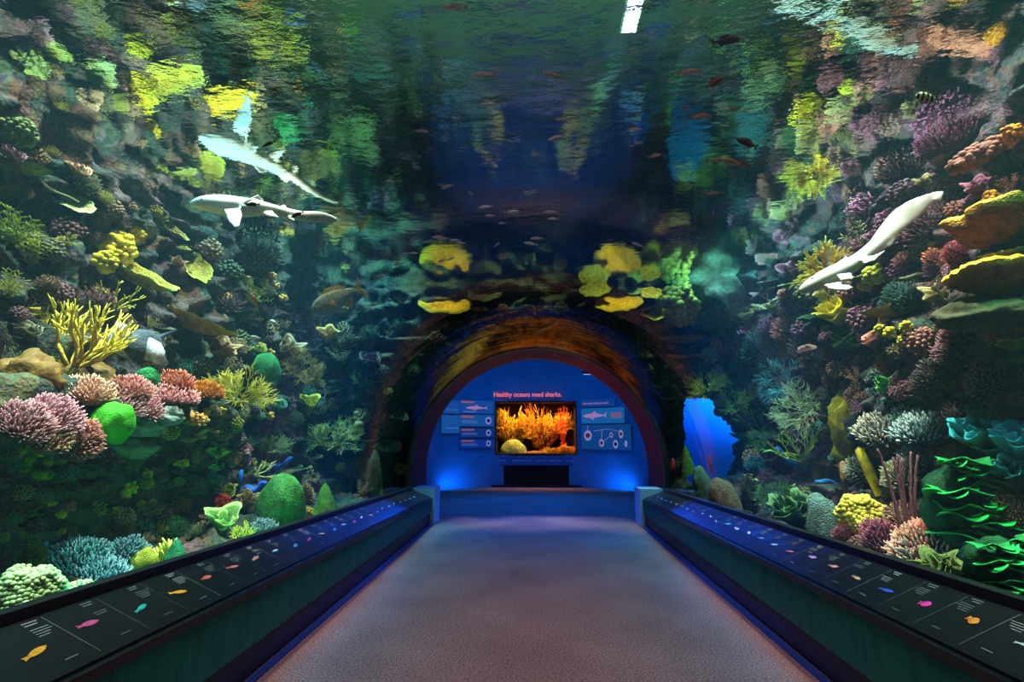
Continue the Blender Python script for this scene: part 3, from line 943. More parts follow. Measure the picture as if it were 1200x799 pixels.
def ruffle(m, c, rad, ang0, ang1, ht, fold, nf, th, rr, lean=.5):
    NU, NV = 40, 6
    s = rr.random() * 9
    def f(u, v, off):
        a = ang0 + (ang1 - ang0) * u
        r = rad * (.25 + .75 * v) + fold * v * math.sin(a * nf + s) + fold * .6 * v * noise.noise(Vector((a * 3 + s, v * 2, 1)))
        z = ht * v ** (1.0 / (lean + .5)) + fold * .8 * v * math.cos(a * nf * .8 + s)
        return Vector((c[0] + math.cos(a) * r, c[1] + math.sin(a) * r, c[2] + z + off))
    vs = []; fs = []; tt = []
    for off in (0, -th):
        for j in range(NV + 1):
            for i in range(NU + 1):
                vs.append(f(i / NU, j / NV, off)); tt.append((j / NV) ** 3)
    w = NU + 1; b = w * (NV + 1)
    for j in range(NV):
        for i in range(NU):
            q = (j * w + i, j * w + i + 1, (j + 1) * w + i + 1, (j + 1) * w + i)
            fs.append(q); fs.append(tuple(b + k for k in q[::-1]))
    for i in range(NU):
        q = NV * w + i; fs.append((q, q + 1, b + q + 1, b + q))
    m.add(vs, fs, tt)

def k_lettuce(w, d, h, rr, o):
    core = MB(); core.tube([(0, 0, -h * .1), (0, 0, h * .2)], [w * .16, w * .1], 10)
    parts = []
    for i in range(o.get('n', 4)):
        m = MB(); q = .5 + .5 * i / max(1, o.get('n', 4) - 1)
        a0 = rr.uniform(0, 6)
        ruffle(m, (0, 0, h * .1 * rr.random()), w * .48 * q, a0, a0 + 2 * PI * rr.uniform(.7, .95), h * rr.uniform(.6, .95), w * .10, rr.randint(3, 5), w * .03, rr)
        parts.append(('frond', m))
    return core, parts

def k_shelves(w, d, h, rr, o):
    """tiers of thin wavy shelves on a mound"""
    core = MB(); core.blob((0, d * .1, h * .4), (w * .36, d * .34, h * .5), 20, 14, .3, 2, tip=0.0)
    parts = []
    n = o.get('n', 12)
    for i in range(n):
        t = i / (n - 1)
        m = MB(); rad = w * (.5 - .18 * t) * rr.uniform(.75, 1.1)
        a0 = -PI / 2 + rr.uniform(-1.3, 1.3) - 1.0
        ruffle(m, (rr.uniform(-.2, .2) * w, -.02 * d, h * (.02 + .9 * t)), rad * .8, a0, a0 + rr.uniform(1.8, 2.8), h * .05, w * .045, rr.randint(4, 7), w * .014, rr, lean=1.4)
        parts.append(('shelf', m))
    return core, parts

def k_rods_thin(w, d, h, rr, o):
    return k_rods(w, d, h, rr, dict(r=.05, n=9) | o)

def k_fern(w, d, h, rr, o):
    core = MB(); core.blob((0, 0, 0), (w * .12, d * .12, h * .08), 10, 7, .2, 2, tip=0.0)
    parts = []
    n = o.get('n', 16)
    for i in range(n):
        a = 2 * PI * i / n * 1.618 * 2; q = rr.uniform(.15, 1)
        m = MB(); L_ = rr.uniform(.7, 1)
        ex = math.cos(a) * q * w * .5; ey = math.sin(a) * q * d * .4
        pts = [(ex * t ** .9, ey * t, h * L_ * (t - .25 * q * t * t)) for t in (0, .2, .4, .6, .8, 1)]
        m.tube(pts, [w * .014 * (1 - .6 * t) for t in (0, .2, .4, .6, .8, 1)], 5, [0, .2, .4, .6, .8, 1])
        for k in range(1, 6):
            for sd in (-1, 1):
                b = Vector(pts[k]); tg = (b - Vector(pts[k - 1])).normalized()
                s2 = Vector((tg.z, rr.uniform(-.4, .4), -tg.x)) * sd
                e = b + (tg * .8 + s2 * .8).normalized() * w * .13 * rr.uniform(.7, 1.2)
                m.tube([b, b.lerp(e, .6), e], [w * .012, w * .014, w * .006], 4, [.4, .8, 1])
        parts.append(('frond', m))
    return core, parts

def k_fan(w, d, h, rr, o):
    """flat net-like fan"""
    core = MB(); core.tube([(0, 0, -h * .05), (0, 0, h * .15)], [w * .05, w * .03], 8)
    m = MB()
    def g(p, a, L_, r, lev):
        e = p + Vector((math.sin(a), rr.uniform(-.05, .05), math.cos(a))) * L_
        m.tube([p, e], [r, r * .75], 4, [1 - lev / 5, 1 - (lev - 1) / 5], cap=False)
        if lev > 0:
            for s2 in (-1, 1): g(e, a + s2 * rr.uniform(.2, .5), L_ * rr.uniform(.72, .9), r * .75, lev - 1)
    for a in (-.6, 0, .6): g(Vector((0, 0, h * .1)), a * w / h, h * .26, w * .022, 5)
    return core, [('net', m)]

def k_tubes(w, d, h, rr, o):
    m = MB()
    L_ = h
    for i in range(o.get('n', 3)):
        x = (i - (o.get('n', 3) - 1) / 2) * w * .33; hh = h * rr.uniform(.7, 1)
        r = w * .17 if o.get('n', 3) > 1 else w * .42
        m.tube([(x, 0, -.1 * h), (x + rr.uniform(-.1, .1) * w, 0, hh * .5), (x + rr.uniform(-.15, .15) * w, 0, hh)], [r * .8, r, r * .9], 12, [0, .4, 1])
    return m, []

def k_rock(w, d, h, rr, o):
    m = MB(); s = rr.random() * 30
    m.blob((0, 0, h * .35), (w / 2, d / 2, h * .68), 36, 26, 0, 1)
    for i, v in enumerate(m.v):
        p = Vector(v); n = p.normalized() if p.length else Vector((0, 0, 1))
        q = noise.fractal(Vector((p.x / w * 3 + s, p.y / w * 3, p.z / h * 3)), 1, 2, 4) * .22 * min(w, h)
        m.v[i] = tuple(p + n * q)
    return m, []

def k_log(w, d, h, rr, o):
    """long rounded arm lying across the reef"""
    m = MB(); pts = []; rd = []; s = rr.random() * 9
    for k in range(24):
        t = k / 23
        pts.append(((t - .5) * w, noise.noise(Vector((t * 2 + s, 0, 0))) * .12 * w, noise.noise(Vector((t * 2.5 + s, 4, 0))) * .16 * w * o.get('wob', 1)))
        rd.append(h * .5 * (.55 + .45 * math.sin(PI * min(1, t * 1.3 + .1))) * (1 + .2 * noise.noise(Vector((t * 9 + s, 1, 1)))))
    m.tube(pts, rd, 10, [k / 23 for k in range(24)])
    if o.get('knob'):
        for k in range(o['knob']):
            t = rr.random(); i = int(t * 23); a = rr.uniform(0, 2 * PI)
            c = Vector(pts[i]) + Vector((0, math.cos(a), math.sin(a))) * rd[i]
            m.blob(c, rd[i] * .38, 6, 4, .1, 1, tip=1.0)
    return m, []

KINDS = {'acropora': (k_acropora, 'cushion_coral'), 'brain': (k_brain, 'brain_coral'), 'dome': (k_brain, 'boulder_coral'), 'cone': (k_cone, 'cone_coral'), 'plate': (k_plate, 'plate_coral'),
         'branch': (k_branch, 'staghorn_coral'), 'bush': (k_bush, 'bush_coral'), 'knobs': (k_knobs, 'knobby_coral'), 'fingers': (k_fingers, 'finger_coral'), 'rods': (k_rods, 'sea_rod'),
         'lettuce': (k_lettuce, 'lettuce_coral'), 'shelves': (k_shelves, 'ruffled_coral'), 'fern': (k_fern, 'feathery_coral'), 'fan': (k_fan, 'sea_fan'), 'tubes': (k_tubes, 'tube_sponge'),
         'rock': (k_rock, 'reef_boulder'), 'log': (k_log, 'arm_coral'), 'polyps': (k_knobs, 'button_sponge'), 'table': (k_acropora, 'table_coral')}
# growth mix: (surface normal, up, toward viewer), embed depth
GROW = {'acropora': (.5, .7, .15), 'brain': (.45, .7, .2), 'dome': (.2, 1, .0), 'cone': (.1, 1, 0), 'plate': (.1, 1, .25), 'branch': (.5, .7, 0), 'bush': (.7, .5, .1), 'knobs': (.6, .5, .1),
        'fingers': (.2, 1, 0), 'rods': (0, 1, 0), 'lettuce': (.3, .9, .4), 'shelves': (.1, 1, 0), 'fern': (.6, .6, 0), 'fan': (.1, 1, 0), 'tubes': (.1, 1, 0), 'rock': (.2, 1, 0), 'log': (0, 1, 0),
        'polyps': (.9, .2, .3), 'table': (.15, 1, .12)}
TEX = {'brain': 'maze', 'dome': 'polyp', 'plate': 'polyp', 'polyps': 'noise', 'cone': 'noise'}
placed = []
LIFT = 1.0
def frame_at(px, py, w, h, kind, o):
    base_py = py + (h * .42 if kind in ('branch', 'fingers', 'rods', 'fern', 'fan', 'tubes', 'cone', 'dome', 'rock', 'shelves', 'brain', 'lettuce') else (h * .25 if kind in ('acropora', 'table', 'bush', 'knobs') else 0))
    dep = o.get('dep')
    if o.get('xw'):
        dd = ray(px, base_py); p = EYE + dd * (o['xw'] / abs(dd.x)); n = Vector((-1 if p.x > 0 else 1, 0, 0))
    elif dep is None:
        hh = hit(px, base_py)
        if hh is None: return None
        p, n, dist = hh
    else:
        d0 = ray(px, base_py); p = EYE + d0 * (dep / d0.y)
        n = Vector((-1 if p.x > 0 else 1, 0, 0))
    D = (p - EYE).dot(FWD)
    s = D / F
    to = (EYE - p).normalized()
    gm = o.get('g', GROW[kind])
    g = n * gm[0] + Vector((0, 0, gm[1])) + to * gm[2]
    g.normalize()
    roll = o.get('roll', 0)
    if roll: g = Quaternion(to, math.radians(roll)) @ g
    xr = Quaternion(to, math.radians(roll)) @ RIGHT if roll else RIGHT.copy()
    x = (xr - g * xr.dot(g)).normalized()
    y = g.cross(x)
    p = p + to * o.get('out', .12) * w * s
    return p, Matrix((x, y, g)).transposed(), s
def coral(kind, px, py, w, h, rgb, label=None, tip=None, group=None, **o):
    fr = frame_at(px, py, w, h, kind, o)
    if fr is None: print('MISS', kind, px, py); return None
    p, rot, s = fr
    rr = random.Random(int(px * 31 + py * 17 + w))
    W = w * s; H = h * s; Dp = o.get('d', .8 if kind in ('plate', 'table') else .85) * W
    fn, name = KINDS[kind]
    if kind in ('branch', 'bush', 'fern', 'fan'): H *= 1.0
    core, parts = fn(W, Dp, H, rr, o)
    mat = coral_mat(rgb, tip, TEX.get(kind, 'noise'), o.get('ts'))
    if kind == 'rock': mat = o.get('mat') or coral_mat(rgb, None, 'noise', 30)
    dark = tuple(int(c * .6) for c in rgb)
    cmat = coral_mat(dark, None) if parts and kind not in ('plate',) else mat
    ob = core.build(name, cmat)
    ob.matrix_world = Matrix.Translation(p) @ rot.to_4x4()
    tag(ob, label, 'sponge' if name in ('tube_sponge', 'button_sponge') else ('rock' if kind == 'rock' else 'coral'), group)
    for nm, m in parts:
        q = m.build(nm, coral_mat(rgb, tip, TEX.get(kind, 'noise')) if nm != 'stalk' else coral_mat((70, 62, 46)), ob)
    placed.append((px, py, max(w, h) * .5))
    return ob
C = coral
# ---------------- left reef, upper part
C('plate', 85, 239, 44, 22, (140, 165, 105), 'pale green oval plate coral high on the left reef, left of the swimming shark', tip=(170, 190, 130), g=(.2, .8, .6), out=.3)
C('plate', 33, 200, 46, 10, (130, 140, 60), 'thin olive plate coral at the left picture edge, above the feathery corals', g=(0, 1, .05), out=.3)
C('log', 60, 224, 62, 5, (100, 105, 60), 'thin slanting olive arm coral near the left edge, beside the pale oval plate', roll=-28, out=.1)
C('plate', 199, 269, 48, 18, (110, 112, 48), 'dark olive plate coral just below the nose of the left shark', tip=(150, 150, 70), g=(.2, .9, .5), d=.03 * 9, roll=-14, out=.3)
C('plate', 226, 311, 46, 26, (140, 130, 40), 'olive oval plate coral under the left shark, tilted down to the right', tip=(170, 170, 60), g=(.1, .8, .75), roll=-28, out=.35)
C('plate', 160, 322, 98, 16, (175, 155, 40), 'long slanting yellow green plate coral seen edge on, below the bright yellow clump', tip=(200, 200, 80), g=(0, 1, .45), d=.4, roll=-17, out=.25)
C('knobs', 132, 286, 46, 26, (215, 180, 20), 'bright yellow clump of soft coral above the long slanting plate', tip=(230, 225, 50), n=40, kr=.13)
C('knobs', 158, 276, 20, 20, (195, 170, 25), 'small yellow clump right of the bright yellow soft coral', n=24, kr=.16)
C('knobs', 118, 304, 26, 22, (200, 190, 30), 'small yellow clump where the long slanting plate starts', n=24, kr=.16)
C('plate', 229, 379, 88, 26, (205, 150, 30), 'golden yellow plate coral slanting down to the right, above the orange cushion corals', tip=(250, 200, 40), g=(0, 1, .1), d=.45, roll=-22, out=.3, lob=.1)
C('branch', 84, 392, 96, 112, (185, 150, 35), 'tall yellow staghorn coral with antler branches on the left reef', tip=(240, 215, 70), nb=9, r=.028, lev=3)
C('branch', 135, 345, 50, 44, (150, 145, 45), 'small yellow staghorn coral above the tall antler one', tip=(220, 210, 80), nb=6, r=.04, lev=2)
C('fern', 14, 262, 56, 66, (110, 130, 40), 'spiky olive feathery coral at the left edge, upper one of the pair', tip=(165, 180, 60), n=20)
C('fern', 36, 296, 46, 46, (120, 135, 40), 'spiky olive feathery coral right below the upper one at the left edge', tip=(170, 180, 60), n=18)
C('fern', 10, 330, 40, 40, (130, 135, 35), 'yellowish feathery coral low at the left edge, above the golden boulder', tip=(180, 180, 60), n=14)
C('knobs', 20, 150, 40, 34, (110, 120, 60), 'dull olive knobby coral near the water line at the left edge', n=50)
C('rock', 92, 448, 92, 52, (104, 76, 20), 'golden brown boulder behind the pink and orange cushion corals', out=-1.2)
C('rock', 30, 440, 70, 50, (104, 76, 24), 'dark golden boulder at the left edge behind the mauve mat corals', out=-.8)
# ledge
C('table', 103, 458, 58, 26, (196, 130, 100), 'peach table coral with an orange rim, leftmost of the ledge row', tip=(255, 200, 170), n=190, fl=.12, fr=.02, xw=3.42)
C('table', 153, 455, 52, 22, (190, 100, 92), 'salmon table coral just right of the peach one', tip=(245, 170, 160), n=170, fl=.12, fr=.02, xw=3.42)
C('table', 206, 447, 42, 20, (180, 84, 62), 'rust red round table coral, topmost of the ledge row', tip=(235, 140, 110), n=150, fl=.12, fr=.022, xw=3.42)
C('table', 200, 463, 70, 16, (180, 96, 100), 'long pinkish table coral beneath the rust red one', tip=(240, 165, 160), n=170, fl=.16, fr=.03, xw=3.42)
C('table', 243, 459, 38, 16, (220, 110, 30), 'bright orange table coral at the right end of the ledge row', tip=(255, 165, 60), n=120, fl=.18, fr=.03, xw=3.42)
C('acropora', 146, 472, 44, 20, (200, 110, 130), 'pink cushion coral above the bright green brain coral', tip=(255, 190, 200), n=140, xw=3.42)
C('acropora', 172, 478, 34, 16, (190, 110, 120), 'small pink cushion coral right of the bright green brain coral', tip=(245, 180, 180), n=100, xw=3.42)
C('brain', 129, 487, 46, 30, (70, 190, 40), 'bright green brain coral on the left ledge', ts=70, xw=3.25)
C('brain', 172, 441, 30, 18, (20, 120, 60), 'dark green brain coral behind the salmon table coral')
C('acropora', 26, 492, 62, 30, (160, 110, 112), 'mauve cushion coral at the left edge of the ledge', tip=(215, 160, 165), n=220, fl=.14, xw=3.32)
C('acropora', 62, 484, 64, 26, (165, 112, 120), 'mauve cushion coral next to the left edge, under the dark golden boulder', tip=(220, 160, 170), n=220, fl=.14, xw=3.32)
C('acropora', 88, 512, 52, 38, (150, 88, 78), 'brown pink cushion coral hanging at the end of the mauve mat', tip=(210, 140, 125), n=240, fl=.14, xw=3.32)
C('acropora', 50, 505, 66, 24, (170, 120, 92), 'tan cushion coral in front of the mauve mat', tip=(215, 165, 140), n=200, fl=.13, xw=3.32)
C('acropora', 122, 533, 36, 18, (130, 80, 88), 'small plum cushion coral below the bright green brain coral', tip=(170, 120, 125), n=110)
C('dome', 187, 500, 18, 12, (190, 170, 110), 'small round beige coral on the ledge right of the bright green brain coral')
C('rock', 165, 497, 44, 20, (130, 150, 130), 'pale rubble lump right of the bright green brain coral')
C('rock', 150, 520, 60, 22, (110, 135, 100), 'pale green rubble lump below the bright green brain coral')
C('rock', 195, 485, 36, 18, (130, 145, 140), 'pale rubble lump under the long pinkish table coral')
C('knobs', 222, 482, 20, 34, (190, 130, 60), 'orange tan knobby coral column hanging under the orange table coral', tip=(225, 170, 90), n=40)
C('log', 242, 506, 30, 7, (180, 140, 80), 'short tan arm coral, upper one of the two under the orange corals', out=.2)
C('log', 218, 515, 46, 10, (170, 135, 80), 'longer tan arm coral, lower one of the two under the orange corals', roll=10, out=.2)
ys = [(38, 512, 14), (52, 506, 13), (34, 530, 15), (52, 537, 14), (71, 535, 13), (42, 553, 14), (54, 553, 13), (24, 522, 12), (62, 515, 13), (46, 522, 14), (29, 545, 12)]
for i, (x, y, w) in enumerate(ys):
    C('dome', x, y, w, w * .8, (150, 165, 20) if i % 2 else (110, 135, 25), 'small yellow green button sponge hanging under the mauve mat corals', group='button sponges under the mauve mat', g=(1, -.2, .3), d=1)
for i, (x, y, w) in enumerate([(150, 567, 14), (146, 578, 10), (170, 557, 13), (211, 539, 14), (164, 588, 9), (138, 600, 12), (72, 600, 10), (52, 592, 12), (60, 588, 10), (26, 598, 10), (72, 620, 8)]):
    C('knobs', x, y, w, w * .9, (180, 150, 20) if i < 6 else (150, 115, 25), 'small amber sponge on the dark overhang of the left reef', tip=(230, 190, 40), group='amber sponges on the left overhang', n=14, kr=.2, g=(1, 0, .3))
C('knobs', 80, 592, 14, 9, (180, 90, 90), 'tiny pink knobby coral on the dark left overhang', n=14, kr=.2)
C('knobs', 42, 648, 22, 24, (110, 92, 25), 'dim ochre sponge behind the bright blue tube sponge', n=20, kr=.2)
# left foreground
C('knobs', 22, 692, 84, 60, (130, 165, 110), 'large pale green lumpy coral in the lower left corner', tip=(175, 205, 140), n=420, kr=.04, dep=3.05)
C('knobs', 92, 700, 54, 26, (150, 170, 110), 'pale yellow green lumpy coral along the rail, right of the large corner one', tip=(190, 205, 140), n=160, kr=.07, dep=3.3)
C('tubes', 48, 652, 10, 26, (40, 150, 190), 'bright blue tube sponge beside the large pale green coral', n=1)
C('brain', 66, 683, 24, 16, (60, 150, 110), 'small teal green round coral between the corner coral and the blue grey cushions')
C('acropora', 92, 653, 66, 26, (70, 110, 130), 'blue grey cushion coral with pale blue tips, upper left of three by the rail', tip=(140, 200, 210), n=240, fl=.16)
C('acropora', 150, 646, 44, 26, (75, 105, 125), 'blue grey cushion coral above the round yellow coral', tip=(135, 180, 195), n=200, fl=.15)
C('acropora', 112, 680, 70, 36, (70, 105, 130), 'largest blue grey cushion coral with pale tips, left of the round yellow coral', tip=(140, 195, 210), n=280, fl=.15)
C('acropora', 142, 676, 26, 22, (110, 130, 120), 'grey green cushion coral touching the round yellow coral', tip=(160, 175, 160), n=90)
C('brain', 164, 656, 36, 26, (150, 160, 50), 'round olive yellow brain coral against the left rail', ts=90)
C('fingers', 192, 650, 40, 42, (200, 205, 50), 'bright yellow finger coral behind the round olive yellow one', tip=(240, 240, 120), n=13, r=.05)
C('cone', 205, 655, 34, 40, (30, 110, 70), 'dim green mound behind the yellow finger coral')
C('acropora', 205, 620, 34, 26, (40, 110, 60), 'dim green cushion coral right of the dark left overhang', tip=(80, 150, 80), n=150, fl=.1)
C('knobs', 262, 591, 20, 20, (210, 50, 30), 'vivid red coral above the pale green curled coral', tip=(250, 70, 50), n=26, kr=.18)
C('lettuce', 259, 614, 38, 30, (90, 150, 80), 'curled pale green lettuce coral below the red coral', tip=(190, 225, 140), n=3)
C('bush', 284, 624, 34, 30, (160, 170, 40), 'yellow green bushy coral left of the large green dome', tip=(215, 215, 90), r=.022, nb=9, lev=2)
C('acropora', 312, 621, 40, 12, (80, 100, 110), 'low grey cushion coral along the rail at the foot of the large green dome', tip=(140, 160, 170), n=150)
C('brain', 328, 589, 60, 54, (60, 125, 50), 'large green dome coral standing behind the left rail', ts=28)
C('cone', 381, 590, 30, 42, (90, 135, 40), 'pointed green cone coral right of the large green dome')
C('acropora', 359, 580, 18, 26, (190, 120, 60), 'orange tan cushion coral between the green dome and the green cone', tip=(230, 165, 90), n=90)
C('knobs', 362, 602, 12, 12, (210, 150, 30), 'small amber knob coral at the rail between the dome and the cone', n=14, kr=.2)
C('acropora', 369, 569, 14, 12, (130, 80, 80), 'little brown cushion coral above the green cone', n=50)
C('log', 298, 572, 26, 8, (30, 90, 220), 'wavy band of painted blue light left of the large green dome', roll=10, wob=2)  # blue light along the rock edge, shaped as a solid blue arm
C('log', 322, 552, 46, 10, (30, 90, 220), 'longest wavy band of painted blue light, rising to the right above the green dome', roll=38, wob=1.5)  # longer strip of the same blue light, also built solid
C('tubes', 280, 560, 6, 26, (30, 110, 230), 'slim upright blue sponge left of the wavy blue bands', n=1)
C('bush', 276, 458, 66, 64, (170, 145, 40), 'golden bush coral with fine branches, right of the orange table coral', tip=(225, 205, 80), nb=11, r=.013)
C('brain', 311, 428, 34, 24, (50, 125, 70), 'smooth green round coral above the golden bush coral')
C('bush', 348, 428, 40, 44, (140, 105, 50), 'brown bush coral right of the smooth green round coral', tip=(185, 145, 70), nb=11, r=.02)
C('acropora', 365, 386, 22, 24, (130, 60, 80), 'maroon cushion coral below the large grouper', n=90)
C('lettuce', 384, 394, 22, 18, (190, 130, 60), 'orange leafy coral beside the maroon cushion coral', tip=(225, 165, 80), n=3)
C('plate', 402, 438, 34, 16, (120, 70, 50), 'reddish brown plate coral on the wall beside the arch', g=(.2, 1, .4))
C('lettuce', 360, 476, 22, 24, (170, 160, 40), 'yellow leafy coral above the grey green bush', tip=(210, 200, 70), n=2)
C('bush', 388, 510, 74, 56, (140, 145, 80), 'large grey green bush coral left of the arch', tip=(190, 190, 110), nb=13, r=.013)
C('brain', 373, 508, 20, 18, (130, 140, 70), 'round olive coral nested in the grey green bush')
C('brain', 420, 499, 14, 12, (190, 170, 110), 'lower pale round coral at the right of the grey green bush')
C('knobs', 423, 486, 22, 12, (180, 160, 100), 'upper pale knobby coral at the right of the grey green bush', n=30, kr=.14)
C('bush', 316, 522, 46, 40, (90, 115, 70), 'dim grey green bush coral above the large green dome', tip=(140, 160, 100), nb=8, r=.014)
C('branch', 300, 545, 40, 30, (160, 170, 110), 'pale branching coral among the blue light bands', tip=(200, 205, 140), nb=5, r=.03, lev=2)
C('acropora', 272, 510, 22, 26, (140, 110, 120), 'greyish pink cushion coral below the golden bush coral', tip=(180, 150, 150), n=90)
C('knobs', 286, 532, 12, 12, (150, 110, 110), 'little dusty pink knob coral left of the dim grey green bush', n=20, kr=.18)
C('lettuce', 254, 530, 24, 16, (120, 180, 60), 'bright lime leafy coral on the dark wall left of the blue light bands', tip=(190, 225, 90), n=3)
C('lettuce', 250, 548, 18, 14, (90, 170, 80), 'small green leafy coral below the lime one', tip=(140, 210, 110), n=2)
C('knobs', 400, 360, 12, 10, (150, 140, 60), 'little olive knob coral behind the grouper', n=16, kr=.2)
C('branch', 425, 440, 34, 28, (100, 120, 50), 'thin olive branching coral on the dark rock left of the arch', tip=(150, 170, 70), nb=5, r=.02, lev=2)
C('lettuce', 447, 505, 18, 22, (60, 110, 50), 'small green leafy coral on the dark rock beside the arch', tip=(110, 160, 70), n=2)
C('rock', 437, 560, 18, 50, (110, 105, 80), 'slim pale rock column by the arch at the end of the left rail')
C('cone', 443, 572, 12, 40, (90, 140, 60), 'slim green finger of coral in front of the pale rock column')
C('knobs', 240, 484, 9, 14, (200, 160, 30), 'small yellow knob sponge beside the golden bush coral', n=12, kr=.2)
C('knobs', 258, 482, 9, 10, (200, 160, 30), 'small yellow knob sponge right under the golden bush coral', n=12, kr=.2)
for i, (x, y) in enumerate([(297, 308), (317, 322), (290, 329), (309, 332), (322, 334), (330, 347), (300, 340), (316, 487), (304, 407), (314, 412), (388, 313), (265, 347), (377, 449), (372, 450)]):
    C('knobs', x, y, 10, 9, (200, 140, 50), 'tiny orange sponge button on the dark upper left rock', tip=(235, 175, 80), group='orange sponge buttons on the upper left rock', n=10, kr=.22)
C('acropora', 355, 300, 60, 44, (78, 74, 96), 'dim violet grey cushion coral under the tail of the left shark', tip=(110, 105, 125), n=180, fl=.1)
C('acropora', 300, 290, 60, 36, (80, 84, 76), 'dim grey cushion coral under the middle of the left shark', tip=(110, 110, 100), n=180, fl=.1)
# ---------------- end wall and right side near the arch
C('plate', 522, 357, 64, 26, (250, 175, 5), 'bright yellow plate coral with a glowing centre, above the left of the arch', tip=(150, 150, 30), g=(.05, .85, .62), out=.16, lob=.16, d=.8, cup=.05)
C('plate', 725, 356, 56, 24, (250, 178, 5), 'bright yellow plate coral above the right of the arch', tip=(170, 160, 30), g=(.05, .85, .62), out=.16, lob=.16, d=.8, cup=.05)
C('plate', 568, 345, 40, 16, (70, 70, 40), 'dim olive plate coral right of the left yellow plate above the arch', g=(.1, .75, .7), out=.2)
C('plate', 697, 341, 34, 15, (140, 140, 30), 'olive yellow plate coral left of the right yellow plate above the arch', g=(.1, .75, .7), out=.2)
C('plate', 750, 346, 26, 12, (110, 160, 90), 'pale green plate coral, upper one right of the arch top', g=(.1, .75, .7), out=.2)
C('plate', 743, 341, 24, 9, (110, 160, 90), 'small pale green plate coral touching the upper one right of the arch top', g=(.1, .75, .7), out=.2)
C('plate', 763, 345, 26, 10, (200, 180, 30), 'little yellow plate coral on the rock right of the arch top', g=(.1, .75, .7), out=.2)
C('plate', 768, 368, 36, 18, (190, 170, 30), 'mustard plate coral right of the right yellow plate, with a wavy rim', g=(.1, .75, .7), out=.2, lob=.4)
C('plate', 775, 384, 34, 10, (110, 100, 30), 'dark olive plate coral below the mustard plate', g=(.2, 1, -.1), out=.2)
C('knobs', 797, 352, 60, 40, (150, 150, 60), 'yellow green mossy coral mound right of the arch top', tip=(200, 190, 80), n=110, kr=.08)
C('rock', 842, 352, 70, 60, (84, 112, 84), 'grey green rounded boulder right of the mossy mound')
C('rock', 868, 330, 60, 54, (74, 104, 96), 'dim teal boulder behind the grey green one')
C('plate', 800, 398, 46, 12, (170, 110, 40), 'orange brown shelf coral on the rock right of the arch', g=(.2, 1, .1), out=.2)
C('plate', 836, 396, 44, 12, (120, 120, 60), 'dull olive shelf coral right of the orange brown shelf', g=(.2, 1, .1), out=.2)
C('plate', 797, 418, 26, 10, (210, 140, 30), 'small amber shelf coral just above the yellow olive bush', g=(.2, 1, .0), out=.2)
C('plate', 820, 416, 18, 9, (210, 150, 30), 'smaller amber shelf coral beside the first above the yellow olive bush', g=(.2, 1, .0), out=.2)
C('knobs', 842, 404, 16, 18, (180, 60, 40), 'red brown knob coral above the pale pink tuft', tip=(220, 130, 40), n=20, kr=.16)
C('bush', 828, 450, 54, 44, (170, 160, 40), 'yellow olive bush coral on the rock arch beside the blue gap', tip=(225, 205, 70), nb=11, r=.02)
C('fern', 851, 433, 20, 26, (190, 150, 190), 'pale pink feathery tuft above the blue gap', tip=(225, 195, 225), n=12)
C('bush', 862, 470, 44, 40, (130, 145, 50), 'olive bush coral right of the pale round coral above the blue gap', tip=(175, 185, 80), nb=9, r=.02)
C('dome', 844, 468, 16, 12, (190, 160, 130), 'small pale round coral above the blue gap')
C('plate', 848, 497, 56, 10, (20, 90, 60), 'dark green shelf coral reaching into the blue gap, upper one', g=(0, 1, .0), roll=-14, out=.1)
C('plate', 876, 513, 42, 8, (30, 120, 70), 'dark green shelf coral right of the blue gap, lower one', g=(0, 1, .0), roll=-5, out=.1)
C('branch', 893, 487, 46, 50, (130, 150, 60), 'olive branching coral right of the bush above the blue gap', tip=(180, 195, 90), nb=7, r=.02, lev=3)
C('branch', 942, 520, 50, 56, (120, 160, 60), 'green branching coral in the middle of the right reef, beside the yellow green mound', tip=(180, 205, 90), nb=7, r=.026, lev=3)
C('bush', 950, 468, 50, 60, (140, 160, 110), 'pale bush coral left of the column of small orange cushions', tip=(200, 205, 150), nb=9, r=.013)
C('cone', 808, 541, 16, 34, (90, 130, 40), 'upright olive green coral at the left foot of the blue gap', dep=9.0)
C('dome', 826, 566, 24, 32, (90, 110, 80), 'grey green dome coral at the foot of the blue gap', dep=8.3)
C('dome', 850, 580, 36, 32, (140, 110, 80), 'brown dome coral behind the right rail, in front of the blue gap', dep=7.2)
C('shelves', 882, 582, 26, 46, (110, 120, 50), 'stack of small olive shelves right of the brown dome coral', tip=(160, 165, 70), n=7)
C('tubes', 791, 548, 4, 22, (200, 40, 30), 'thin red sponge stalk left of the blue gap foot', n=1, dep=9.1)
C('tubes', 834, 545, 4, 20, (200, 50, 30), 'thin red sponge stalk in front of the blue gap', n=1, dep=9.1)
C('log', 935, 545, 60, 8, (30, 110, 200), 'bright blue band slanting down across the right reef', roll=-32, wob=1)
C('log', 978, 567, 44, 7, (30, 120, 190), 'lower blue band running on to the yellow green mound', roll=-5, wob=1)
C('branch', 957, 570, 36, 28, (120, 150, 80), 'small green branching coral under the blue bands', tip=(170, 190, 110), nb=5, r=.026, lev=2)
C('dome', 971, 612, 42, 54, (100, 130, 120), 'tall grey green dome coral behind the right rail')
C('rock', 1000, 506, 40, 70, (150, 135, 25), 'yellow green pear shaped mound in the middle of the right reef')
C('tubes', 1029, 555, 14, 50, (200, 180, 40), 'leaning yellow sponge column behind the yellow bush coral', n=1, roll=12)
C('tubes', 991, 560, 9, 36, (150, 110, 70), 'slim tan sponge stalk left of the leaning yellow column', n=1)
C('knobs', 1016, 606, 62, 56, (215, 190, 30), 'bright yellow bushy coral of rounded lobes behind the pink cushions', tip=(250, 230, 90), n=260, kr=.052)
